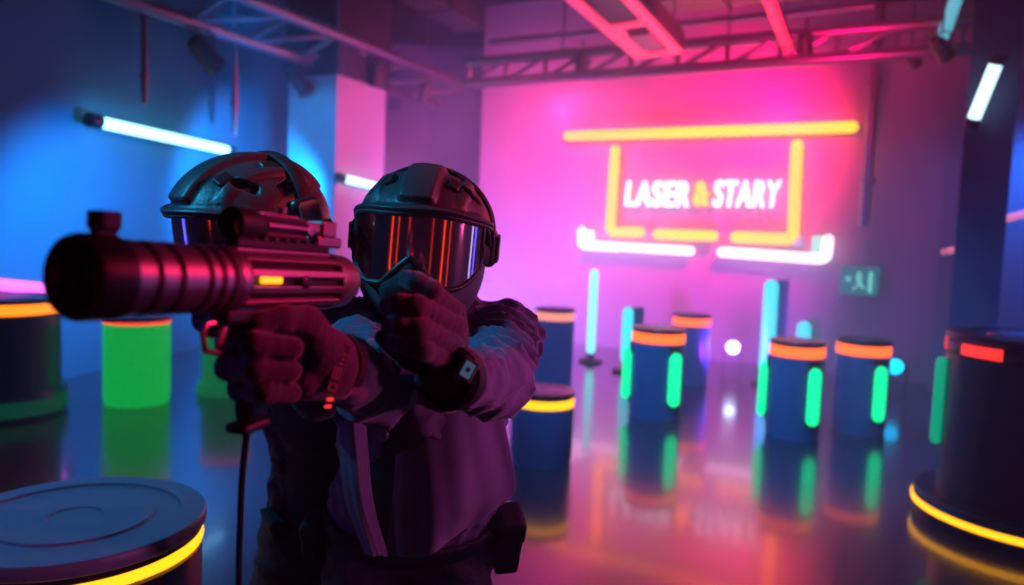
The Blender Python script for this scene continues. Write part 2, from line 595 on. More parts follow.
cv = Vector((cx.x, cx.y, 0))
dA = Vector((1.2, 8.0, 3.98))
duct(dA, dA + cv * 4.2, .5, 'wide air duct over the cross truss')
duct(Vector((1.7, 4.6, 4.33)), Vector((1.7, 4.6, 4.33)) + ax * 3.2, .42, 'narrow air duct running toward the sign between red tube and light frame')
duct(Vector((2.75, 4.4, 4.36)), Vector((2.75, 4.4, 4.36)) + ax * 2.9, .36, 'air duct right of the red tube')
for k, (o_, lab) in enumerate(((0, 'ceiling beam nearest the sign wall'), (-1.3, 'second ceiling beam from the sign wall'), (-2.6, 'third ceiling beam from the sign wall'))):
    s0 = Vector((-2.6, 10.3, 4.59)) + ax * o_
    duct(s0, s0 + cv * 8.2, .14, lab, 'beam', M_steel)
duct(Vector((-3.2, 4.9, 4.3)), Vector((-3.2, 4.9, 4.3)) + ax * 6, .4, 'long air duct above the left truss')


# ------------------------------------------------------------------ tube lamps on the walls
def wall_tube(a, b, r, label, em, back, cap=.10, name='tube_light'):
    t = thing(name, label, 'tube light', tuple(a), 0)
    a, b = Vector(a), Vector(b)
    v = b - a
    u = v.normalized()
    bm = bmesh.new(); tube(bm, (u * 0, v * .5, v), r, 16); obj('tube', bm, em, t, True)
    for q, sg in ((u * 0, -1), (v, 1)):
        bm = bmesh.new()
        tube(bm, (q + u * sg * .0, q + u * sg * cap * .5, q + u * sg * cap), r * 1.25, 14, caps=False)
        obj('end_cap', bm, M_black, t, True)
    bm = bmesh.new()
    for f in (.2, .8):
        q = v * f
        tube(bm, (q, q + back * .5, q + back), r * .35, 8)
    tube(bm, (v * .04 + back * .45, v * .5 + back * .45, v * .96 + back * .45), r * .8, 8)
    obj('bracket', bm, M_black, t, True)
    return t


lwn = Vector((dl.y, -dl.x, 0))          # left wall normal into the hall


def lw(x, y, off):
    """the point seen at (x, y) on the plane 'off' in front of the left wall"""
    v = P(x, y, 1) - CAM
    q = wl_a + lwn * off
    return CAM + v * ((q - CAM).dot(lwn) / v.dot(lwn))


wall_tube(lw(99, 122, .18), lw(226, 150, .18), .052, 'long glowing white tube lamp on the blue left wall', E_white, -lwn * .18, .13)
# on the right face of the pillar
qa = c0 + ax * .06 + side * .07; qb = c0 + ax * .95 + side * .07
wall_tube((qa.x, qa.y, 2.04), (qb.x, qb.y, 1.98), .045, 'short white tube lamp on the pillar behind the two helmets', E_white, -side * .07)
pa, pb = P(996, 64, 5.55), P(974, 118, 5.75)
wall_tube(pa, pb, .045, 'short white tube lamp slanting down the navy column', emit('white tube dim', (.55, .9, 1), 2.2), P(983, 90, 5.95) - P(983, 90, 5.65), .07)
# long magenta tube low on the left wall
wall_tube(lw(-40, 281, .12), lw(62, 290, .12), .045, 'magenta tube lamp low on the left wall behind the large drum', E_pinkt, -lwn * .12)
pm = P(1018, 214, 6.1)  # reflection streak put in as a glowing tube
wall_tube(pm + Vector((-.12, 0, -.05)), pm + Vector((.35, 0, .10)), .03, 'pink reflection streak as a glowing tube on the rosy column at the right edge', emit('dim pink tube', (1, .25, .4), .8), Vector((.1, .28, 0)), .02)
pm = P(951, 249, 7.5)
wall_tube(pm + Vector((-.06, 0, -.03)), pm + Vector((.12, 0, .02)), .03, 'tiny pink tube lamp on the thin purple column', emit('dim pink tube', (1, .25, .4), .8), Vector((.05, .12, 0)), .01)

# ------------------------------------------------------------------ the sign


def wp(x, y, off=.0):
    """point seen at (x, y) on the plane 'off' in front of the sign wall"""
    v = P(x, y, 1) - CAM
    q = W0 + WN * off
    return CAM + v * ((q - CAM).dot(WN) / v.dot(WN))


srot = Matrix((cx, -WN, Vector((0, 0, 1)))).transposed()
t = thing('wall_sign', 'neon sign reading LASER & STARY inside a broken yellow light frame', 'sign', (0, 0, 0))


def neon(pts, r, name, m, parent, off=.16, group=None):
    q = [wp(x, y, off) for x, y in pts]
    bm = bmesh.new()
    dense = []
    for i in range(len(q) - 1):
        for k in range(4):
            dense.append(q[i].lerp(q[i + 1], k / 4))
    dense.append(q[-1])
    tube(bm, dense, r, 14)
    for f in (.12, .88):
        p_ = dense[0].lerp(dense[-1], f) if len(pts) == 2 else (dense[1] if f < .5 else dense[-2])
        tube(bm, (p_, p_ - WN * off * .5, p_ - WN * off), r * .35, 8)
    return obj(name, bm, m, parent, True)


neon(((568, 136), (852, 127)), .065, 'top_bar', E_signy, t, .20)
neon(((615, 150), (610, 229), (613, 232), (640, 232)), .065, 'corner_tube', E_signy, t)
neon(((658, 234), (713, 236)), .065, 'bottom_tube', E_signy, t)
neon(((736, 237), (788, 239), (793, 236), (797, 145)), .068, 'corner_tube', E_signy, t)


def text_mesh(s, bold, shear=0.0):
    cu = bpy.data.curves.new('txt', 'FONT')
    cu.body = s
    cu.size = 1
    cu.offset = bold
    cu.extrude = .06
    cu.shear = shear
    cu.align_x = 'LEFT'
    cu.space_character = 1.12
    o = bpy.data.objects.new('txt', cu)
    COL.objects.link(o)
    dg = bpy.context.evaluated_depsgraph_get()
    me = bpy.data.meshes.new_from_object(o.evaluated_get(dg))
    bpy.data.objects.remove(o)
    bpy.data.curves.remove(cu)
    return me


def sign_text(s, x0, x1, ytop, ybot, name, m, bold=.02, shear=0.0, off=.12):
    me = text_mesh(s, bold, shear)
    co = np.array([v.co[:] for v in me.vertices])
    lo, hi = co.min(0), co.max(0)
    A, B = wp(x0, ybot, off), wp(x1, ybot, off)
    top = wp(x0, ytop, off)
    wd = (B - A).dot(cx)
    ht = top.z - A.z
    slope = (B.z - A.z) / wd
    for v in me.vertices:
        u = (v.co.x - lo[0]) / (hi[0] - lo[0]) * wd
        h = (v.co.y - lo[1]) / (hi[1] - lo[1]) * ht
        p_ = A + cx * u + Vector((0, 0, h)) + WN * (v.co.z * .6)
        v.co = p_
    return link(name, me, m, t)


sign_text('LASER', 625, 688, 181, 206, 'lettering', E_letter, .012, .12)
sign_text('&', 693, 709, 181, 206, 'ampersand', E_signy, .04)
sign_text('STARY', 713, 780, 180, 207, 'lettering', E_letter, .012, .12)

t2 = thing('wall_sign', 'pinkish white broken light tray under the yellow sign frame', 'sign', (0, 0, 0))
neon(((582, 231), (582, 243), (584, 245), (618, 247)), .06, 'light_tube', E_whiteb, t2, .14)
neon(((624, 247), (690, 251)), .055, 'light_tube', E_whiteb, t2, .14)
neon(((722, 252), (820, 259), (826, 257), (828, 240)), .06, 'light_tube', E_whiteb, t2, .14)
for x, y, s, m in ((588, 237, .11, E_whiteb), (820, 245, .13, emit('mint block', (.3, 1, .65), 1.1)), (798, 241, .08, emit('grey block', (.45, .6, .8), .6))):
    bm = bmesh.new()
    q = wp(x, y, .1)
    box(bm, q, (s * 1.3, .12, s * 1.6), srot, .02)
    obj('light_block', bm, m, t2)

# exit sign with a running figure
t = thing('exit_sign', 'small green exit sign with a running figure on the wall right of the neon sign', 'exit sign', (0, 0, 0))
q = wp(859, 281, .10)
bm = bmesh.new(); box(bm, q, (.40, .08, .32), srot, .01); obj('sign_box', bm, emit('exit green', (.02, .30, .28), .5), t)
bm = bmesh.new()
fm = Matrix.Translation(q + WN * .046) @ srot.to_4x4()
for pts in ([(-.03, .05), (.0, .05), (.03, -.02), (.0, -.03)], [(.0, -.03), (.03, -.02), (.07, -.07), (.05, -.09)], [(.0, -.03), (.02, -.03), (-.05, -.11), (-.07, -.1)],
            [(-.03, .05), (-.04, .03), (.04, .03), (.05, .05)], [(.1, -.12), (.14, -.12), (.14, .11), (.1, .11)], [(-.15, .02), (-.09, .06), (-.09, -.02)],
            [(.0 + .022 * math.cos(a_), .085 + .022 * math.sin(a_)) for a_ in np.linspace(0, 2 * math.pi, 12, endpoint=False)]):
    prism(bm, pts, .006, fm)
obj('pictogram', bm, emit('exit mint', (.2, .9, .7), .8), t)


# ------------------------------------------------------------------ pedestals
def pedestal(name, label, c, R, H, parts, group=None, rot=0.0, body=None):
    """round game pedestal: body, top plate, glowing band and upright tubes"""
    t = thing(name, label, 'pedestal', (c[0], c[1], 0), rot, group)
    bz = parts.get('band', (.09, .05))          # drop of the band under the top, its height
    b0, b1 = H - bz[0] - bz[1], H - bz[0]
    foot = parts.get('foot')
    prof = [(0, 0), (R * .96, 0), (R * .98, .02), (R * .98, .04), (R, .05), (R, b0 - .004), (R * .965, b0), (R * .965, b1), (R, b1 + .004), (R, H - .03), (0, H - .03)]
    if foot:
        fr, fh = foot
        prof = [(0, 0), (fr * .98, 0), (fr, .02), (fr, fh - .01), (fr * .985, fh), (R, fh)] + prof[5:]
    bm = bmesh.new(); lathe(bm, prof, 64); obj('body', bm, body or M_drum, t, True)
    if parts.get('foot_skirt'):
        bm = bmesh.new(); lathe(bm, ((fr * .99, .03), (fr * 1.015, .035), (fr * 1.015, fh - .05), (fr * .99, fh - .045)), 64, closed=True)
        obj('base_skirt', bm, parts['foot_skirt'], t, True)
    bm = bmesh.new(); lathe(bm, ((R * .962, b0 + .003), (R * 1.004, b0 + .006), (R * 1.012, (b0 + b1) / 2), (R * 1.004, b1 - .006), (R * .962, b1 - .003)), 64, closed=True)
    obj('light_band', bm, parts.get('bm', E_orange), t, True)
    tr = parts.get('top_r', R * 1.02)
    bm = bmesh.new()
    lathe(bm, ((0, H - .035), (tr * .99, H - .035), (tr, H - .03), (tr, H - .006), (tr * .985, H), (tr * .80, H), (tr * .79, H - .006), (tr * .60, H - .006), (tr * .59, H), (tr * .2, H), (tr * .19, H - .004), (0, H - .004)), 64)
    obj('top_plate', bm, parts.get('tm', M_drum_top), t, True)
    for a_, m, tr_ in parts.get('tubes', ()):
        d_ = Vector((math.sin(a_), -math.cos(a_), 0))
        bm = bmesh.new()
        tube(bm, (d_ * (R + .02) + Vector((0, 0, b0 - .06 - tr_)), d_ * (R + .02) + Vector((0, 0, .4)), d_ * (R + .02) + Vector((0, 0, .17))), tr_, 14)
        lt = obj('light_tube', bm, m, t, True)
        bm = bmesh.new()
        box(bm, d_ * (R + .0) + Vector((0, 0, .36)), (.09, .03, .5), Matrix.Rotation(a_, 3, 'Z'), .005)
        obj('mount', bm, M_black, lt)
    if foot and parts.get('foot_band'):
        fz = parts['foot_band']
        bm = bmesh.new()
        lathe(bm, ((fr * .99, fz[0]), (fr * 1.012, fz[0] + .004), (fr * 1.018, (fz[0] + fz[1]) / 2), (fr * 1.012, fz[1] - .004), (fr * .99, fz[1])), 96, closed=True)
        obj('base_light_ring', bm, parts.get('fbm', E_yellow), t, True)
    return t


def cyl_at(x, ybot, R):
    """centre of a drum whose nearest floor point is seen at (x, ybot)"""
    g = G(x, ybot)
    d = Vector((g.x, g.y, 0)).normalized()
    return (g.x + d.x * R, g.y + d.y * R)


def facing(c):
    return -math.atan2(c[0], c[1])


GRP = 'round arena pedestals with green side tubes'
GB = dict(band=(.035, .085), bm=E_orange, tm=M_drum_blk)
c = cyl_at(654, 421, .215)
pedestal('pedestal', 'navy pedestal with two green tubes nearest the middle of the hall, left of the pair', c, .215, .74, dict(GB, tubes=((-1.5, E_green, .05), (.66, E_green, .05))), GRP, facing(c))
c = cyl_at(791, 441, .20)
pedestal('pedestal', 'navy pedestal with two green tubes standing close beside the right-hand one', c, .20, .74, dict(GB, tubes=((-1.5, E_green, .048), (.66, E_green, .048))), GRP, facing(c))
c = cyl_at(857, 436, .20)
pedestal('pedestal', 'navy pedestal with a single green tube on its right side', c, .20, .74, dict(GB, tubes=((.66, E_green, .048),)), GRP, facing(c))
c = cyl_at(688, 386, .20)
pedestal('pedestal', 'small hazy pedestal behind the middle green-tubed one', c, .19, .72, dict(GB), None, facing(c))
c = cyl_at(552, 384, .2)
pedestal('pedestal', 'pale hazy pedestal behind the shoulder of the aiming player', c, .2, .74, dict(GB, bm=emit('hazy orange', (1, .28, .2), 1.3)), None, facing(c))
c = cyl_at(540, 470, .2)
pedestal('pedestal', 'low pedestal with a yellow ring beside the hip of the aiming player', c, .2, .47, dict(band=(.04, .06), bm=E_yellow, tm=M_drum_blk), None, facing(c))
c = cyl_at(137, 409, .27)
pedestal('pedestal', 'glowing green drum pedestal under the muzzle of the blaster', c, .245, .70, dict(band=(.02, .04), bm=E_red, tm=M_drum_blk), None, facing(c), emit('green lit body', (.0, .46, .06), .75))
c = cyl_at(226, 398, .22)
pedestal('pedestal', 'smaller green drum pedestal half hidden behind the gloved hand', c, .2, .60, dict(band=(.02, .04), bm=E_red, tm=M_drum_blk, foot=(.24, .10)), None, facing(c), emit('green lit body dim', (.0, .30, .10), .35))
c = cyl_at(4, 424, .40)
pedestal('pedestal', 'wide drum pedestal with an orange band at the left edge of the photo', c, .37, .86, dict(band=(.03, .085), bm=emit('amber band', (1, .20, .01), 2.2), foot=(.41, .19), foot_skirt=emit('green skirt', (.0, .10, .05), .4), tm=M_drum_blk), None, facing(c), mat('teal drum', (.03, .13, .17), .35, vary=.15))
gp = G(75, 515, .7)
pedestal('pedestal', 'nearest pedestal with a wide grey top and a yellow ring, lower left corner', (gp.x, gp.y), .30, .70, dict(band=(.055, .032), bm=E_yellow, top_r=.31), None, 0, M_drum_blk)
gp = G(1032, 528, 0.0)
pedestal('pedestal', 'large black drum pedestal on a disc with a yellow ring, right edge', (gp.x, gp.y), .465, 1.03, dict(band=(.045, .065), bm=mat('dark band', (.05, .02, .02), .3), foot=(.575, .15), foot_band=(.07, .11), tm=M_drum_blk), None, 0, M_drum_blk)
big = bpy.context.scene.objects[-1]
# lit red segments of its top band
tb = [o for o in COL.objects if o.get('label', '').startswith('large black drum')][0]


def arc_strip(a0, a1, R, z0, z1, name, m, parent):
    bm = bmesh.new()
    n = 14
    ring = []
    for i in range(n + 1):
        a_ = a0 + (a1 - a0) * i / n
        ring.append([bm.verts.new((r_ * math.sin(a_), -r_ * math.cos(a_), z_)) for r_, z_ in ((R, z0), (R + .012, z0), (R + .012, z1), (R, z1))])
    for i in range(n):
        for j in range(4):
            bm.faces.new((ring[i][j], ring[i][(j + 1) % 4], ring[i + 1][(j + 1) % 4], ring[i + 1][j]))
    bm.faces.new(ring[0]); bm.faces.new(ring[-1][::-1])
    return obj(name, bm, m, parent, True)


vb = -facing((gp.x, gp.y))          # direction of the camera seen from the drum
for a0, a1 in ((-1.02, -.52), (-2.2, -1.5), (.1, .6)):
    arc_strip(-vb + a0 + .12, -vb + a1 + .12, .462, .925, .98, 'light_segment', E_red, tb)
bm = bmesh.new()
d_ = Vector((math.sin(-vb - 1.35), -math.cos(-vb - 1.35), 0))
tube(bm, (d_ * .485 + Vector((0, 0, .85)), d_ * .485 + Vector((0, 0, .6)), d_ * .485 + Vector((0, 0, .42))), .03, 12)
obj('light_tube', bm, emit('dim green tube', (.0, .45, .22), .7), tb, True)


# ------------------------------------------------------------------ light posts in the haze
def light_post(label, x, ytop, ybot, d_y, m, r=.07, panel=True, z0=.1):
    g = G(x, ybot) if d_y is None else G(x, d_y)
    v = P(x, ytop, 1) - CAM
    k = Vector((g.x, g.y)).length / Vector((v.x, v.y)).length
    ztop = (CAM + v * k).z
    t = thing('light_post', label, 'light post', (g.x, g.y, 0), facing((g.x, g.y)))
    bm = bmesh.new(); lathe(bm, ((0, 0), (.13, 0), (.14, .01), (.14, .03), (.05, .05), (.04, z0), (0, z0)), 24); obj('base', bm, M_black, t, True)
    bm = bmesh.new(); tube(bm, ((0, 0, z0 + r), (0, 0, (z0 + ztop) / 2), (0, 0, ztop - r)), r, 14); obj('tube', bm, m, t, True)
    if panel:
        bm = bmesh.new(); box(bm, (.10, .06, ztop / 2), (.15, .04, ztop), None, .005); obj('back_panel', bm, M_col, t)
    return t


light_post('tall cyan light post with a dark panel behind the right pedestals', 765, 279, 384, None, E_cyan, .075)
light_post('pale aqua light post standing deepest in the haze', 590, 269, 362, None, E_aqua, .05, False)
light_post('cyan light post rising behind the left green-tubed pedestal', 625, 307, 372, None, E_cyan, .06)
light_post('short cyan light post peeping over the middle right pedestal', 801, 321, 372, None, E_cyan, .08, False)
light_post('short aqua light post peeping over the small hazy pedestal', 692, 313, 366, None, E_aqua, .065, False)


def uplight(label, x, y, d, m, r):
    p_ = P(x, y, d)
    t = thing('floor_spotlight', label, 'spotlight', (p_.x, p_.y, 0), facing((p_.x, p_.y)))
    bm = bmesh.new()
    rot = Matrix.Translation((0, 0, p_.z)) @ Matrix.Rotation(math.radians(90), 4, 'X')
    lathe(bm, ((0, -.12), (r, -.12), (r * 1.15, -.08), (r * 1.15, .05), (r * .95, .05), (r * .95, .02), (0, .02)), 24, rot)
    obj('housing', bm, M_black, t, True)
    bm = bmesh.new(); lathe(bm, ((0, .045), (r * .6, .04), (r * .94, .03), (r * .94, .021), (0, .021)), 24, rot); obj('lens', bm, m, t, True)
    bm = bmesh.new(); tube(bm, ((-r * 1.3, 0, p_.z), (-r * 1.3, 0, .02), (r * 1.3, 0, .02), (r * 1.3, 0, p_.z)), .01, 6); obj('stand', bm, M_black, t, True)


uplight('small round white spotlight on the floor before the sign wall', 733, 347, 8.2, emit('white lens', (.6, .95, 1), 6), .07)
uplight('small round azure spotlight on the floor right of the pedestals', 895, 366, 7.4, E_azure, .08)

# tube lamps added out of view to streak the goggles and redden the blaster
def tube_stand(x, y, z0, z1, m, label, r=.035):
    t = thing('added_tube_lamp', label, 'lamp', (x, y, 0))
    bm = bmesh.new(); lathe(bm, ((0, 0), (.2, 0), (.2, .02), (.03, .05), (.02, z0), (0, z0)), 20); obj('base', bm, M_black, t, True)
    bm = bmesh.new(); tube(bm, ((0, 0, z0), (0, 0, (z0 + z1) / 2), (0, 0, z1)), r, 12); obj('tube', bm, m, t, True)


tube_stand(-1.75, -.25, .95, 1.75, E_vred, 'added unseen red tube lamp on a stand left of the camera', .045)
tube_stand(-1.45, -.55, .95, 1.75, E_vred, 'second added unseen red tube lamp on a stand left of the camera', .02)
tube_stand(1.35, -.45, .95, 1.75, E_vred, 'added unseen red tube lamp on a stand right of the camera', .05)
tube_stand(1.6, -.1, .95, 1.75, E_vred, 'second added unseen red tube lamp on a stand right of the camera', .02)
tube_stand(-1.9, 1.35, .7, 2.2, E_vblue, 'blue tube lamp on a stand at the players\' far side', .07)
tube_stand(1.95, 1.6, .7, 2.2, E_vwhite, 'pale violet tube lamp on a stand at the players\' near side', .06)
tube_stand(1.95, 1.95, .7, 2.2, E_vblue, 'added unseen blue tube lamp on a stand beside the pale violet one', .07)
E_vdim = emit('dim added red tube', (1, .05, .02), .30)
tube_stand(-.85, -.95, .95, 1.75, E_vdim, 'added unseen dim thick red tube lamp behind the camera on the left', .07)
tube_stand(.75, -1.05, .95, 1.75, E_vdim, 'added unseen dim thick red tube lamp behind the camera on the right', .07)

# ------------------------------------------------------------------ soft shapes: distance fields turned into one closed surface
class SDF:
    def __init__(self, lo, hi, vox):
        self.lo = np.array(lo, float); self.vox = vox
        n = [int(math.ceil((h - l) / vox)) + 1 for l, h in zip(lo, hi)]
        ax_ = [self.lo[i] + vox * np.arange(n[i]) for i in range(3)]
        self.X, self.Y, self.Z = np.meshgrid(*[a.astype(np.float32) for a in ax_], indexing='ij')
        self.d = np.full(self.X.shape, 1e3, np.float32)

    def seg(self, a, b):
        a = np.array(a, float); b = np.array(b, float)
        ab = b - a
        L2 = max(ab @ ab, 1e-12)
        t = np.clip(((self.X - a[0]) * ab[0] + (self.Y - a[1]) * ab[1] + (self.Z - a[2]) * ab[2]) / L2, 0, 1)
        dist = np.sqrt((self.X - a[0] - t * ab[0]) ** 2 + (self.Y - a[1] - t * ab[1]) ** 2 + (self.Z - a[2] - t * ab[2]) ** 2)
        return dist, t

    def capsule(self, a, b, ra, rb, fold=None):
        dist, t = self.seg(a, b)
        r = ra + (rb - ra) * t
        d = dist - r
        if fold:
            n_, amp, ph = fold
            a = np.array(a, float); b = np.array(b, float)
            u = (b - a) / max(np.linalg.norm(b - a), 1e-9)
            o = np.cross(u, (0.3, .2, 1)); o /= np.linalg.norm(o)
            o2 = np.cross(u, o)
            x, y, z = self.X - a[0], self.Y - a[1], self.Z - a[2]
            p = x * o[0] + y * o[1] + z * o[2]
            q = x * o2[0] + y * o2[1] + z * o2[2]
            s = t * n_ * math.pi + 14 * p + 3.2 * np.sin(11 * q + ph) + ph
            d = d - amp * (1 - 2 * np.abs(np.sin(s)) ** .8) * (.55 + .45 * np.sin(23 * q - 9 * p + ph * 2))
        return d

    def ell(self, c, r, rot=None):
        x, y, z = self.X - c[0], self.Y - c[1], self.Z - c[2]
        if rot is not None:
            m = np.array(rot)          # columns are the local axes
            x, y, z = (x * m[0, 0] + y * m[1, 0] + z * m[2, 0], x * m[0, 1] + y * m[1, 1] + z * m[2, 1], x * m[0, 2] + y * m[1, 2] + z * m[2, 2])
        k0 = np.sqrt((x / r[0]) ** 2 + (y / r[1]) ** 2 + (z / r[2]) ** 2)
        k1 = np.sqrt((x / r[0] ** 2) ** 2 + (y / r[1] ** 2) ** 2 + (z / r[2] ** 2) ** 2) + 1e-6
        return k0 * (k0 - 1) / k1

    def box(self, c, h, r=0.0, rot=None):
        x, y, z = self.X - c[0], self.Y - c[1], self.Z - c[2]
        if rot is not None:
            m = np.array(rot)
            x, y, z = (x * m[0, 0] + y * m[1, 0] + z * m[2, 0], x * m[0, 1] + y * m[1, 1] + z * m[2, 1], x * m[0, 2] + y * m[1, 2] + z * m[2, 2])
        qx, qy, qz = np.abs(x) - h[0] + r, np.abs(y) - h[1] + r, np.abs(z) - h[2] + r
        return np.sqrt(np.maximum(qx, 0) ** 2 + np.maximum(qy, 0) ** 2 + np.maximum(qz, 0) ** 2) + np.minimum(np.maximum(qx, np.maximum(qy, qz)), 0) - r

    def add(self, e, k=0.0):
        self.d = smin(self.d, e, k)

    def cut(self, e, k=0.0):
        self.d = -smin(-self.d, e, k)

    def noise(self, amp, freq, seed, ridged=False):
        rs = np.random.RandomState(seed)
        f = np.zeros_like(self.d)
        X, Y, Z = self.X, self.Y, self.Z
        for _ in range(5):
            v = rs.normal(size=3); v /= np.linalg.norm(v)
            w_ = rs.normal(size=3)
            v = v * freq * rs.uniform(.6, 1.6)
            s = np.sin(v[0] * X + v[1] * Y + v[2] * Z + rs.uniform(0, 6) + 1.6 * np.sin(w_[0] * freq * .5 * X + w_[1] * freq * .5 * Y + w_[2] * freq * .5 * Z + rs.uniform(0, 6)))
            f += (1 - 2 * np.abs(s)) if ridged else s
        self.d += (-amp / 5 * f).astype(np.float32)

    def mesh(self, name, m, parent=None, xf=None, smooth_it=0):
        d = self.d.astype(np.float32).copy()
        # close the surface at the border of the grid
        for a_ in range(3):
            sl = [slice(None)] * 3
            for e in (0, -1):
                sl[a_] = e
                d[tuple(sl)] = np.maximum(d[tuple(sl)], self.vox)
        g = openvdb.FloatGrid(float(self.vox * 3))
        g.gridClass = openvdb.GridClass.LEVEL_SET
        g.copyFromArray(np.clip(d, -self.vox * 3, self.vox * 3))
        pts, quads = g.convertToQuads(0.0)
        pts = pts * self.vox + self.lo
        me = bpy.data.meshes.new(name)
        if xf is not None:
            mm = np.array(xf)
            pts = pts @ mm[:3, :3].T + mm[:3, 3]
        me.from_pydata(pts.tolist(), [], quads.tolist())
        me.update()
        bm = bmesh.new(); bm.from_mesh(me)
        # keep only real pieces, drop crumbs
        bmesh.ops.recalc_face_normals(bm, faces=bm.faces)
        for _ in range(smooth_it):
            bmesh.ops.smooth_vert(bm, verts=bm.verts, factor=.5, use_axis_x=True, use_axis_y=True, use_axis_z=True)
        crumbs(bm)
        bm.to_mesh(me); bm.free()
        return link(name, me, m, parent, True)


def crumbs(bm):
    bm.verts.ensure_lookup_table()
    seen = set()
    groups = []
    for v in bm.verts:
        if v.index in seen:
            continue
        st = [v]; seen.add(v.index); g = []
        while st:
            q = st.pop(); g.append(q)
            for e in q.link_edges:
                o = e.other_vert(q)
                if o.index not in seen:
                    seen.add(o.index); st.append(o)
        groups.append(g)
    if len(groups) > 1:
        big_ = max(len(g) for g in groups)
        bad = [v for g in groups if len(g) < big_ * .05 for v in g]
        if bad:
            bmesh.ops.delete(bm, geom=bad, context='VERTS')


def smin(a, b, k):
    if k <= 0:
        return np.minimum(a, b)
    h = np.maximum(k - np.abs(a - b), 0) / k
    return np.minimum(a, b) - h * h * k * .25


def lerp(a, b, f):
    return Vector(a).lerp(Vector(b), f)


def bounds(pts, pad):
    a = np.array([tuple(p) for p in pts])
    return a.min(0) - pad, a.max(0) + pad


# ------------------------------------------------------------------ head gear, local axes: face to -Y, up +Z, origin mid head
def goggle_notch(th):
    """height of the lower lens edge at angle th"""
    a_ = abs(th)
    nose = -.034 - .050 * min(1, a_ / .42) ** 1.1
    if a_ > .62:
        nose = -.084 + .040 * ((a_ - .62) / .58) ** 1.6
    return nose


def lens_pt(th, z, off=0.0):
    return Vector(((.120 + off) * math.sin(th), -.012 - (.112 + off) * math.cos(th) + .10 * max(0, -z) * .25, z))


def lens_material():
    m = bpy.data.materials.new('mirrored goggle lens')
    m.use_nodes = True
    b = m.node_tree.nodes['Principled BSDF']
    b.inputs['Base Color'].default_value = (.95, .60, .66, 1)
    b.inputs['Metallic'].default_value = 1
    b.inputs['Roughness'].default_value = .10
    return m


M_lens = lens_material()


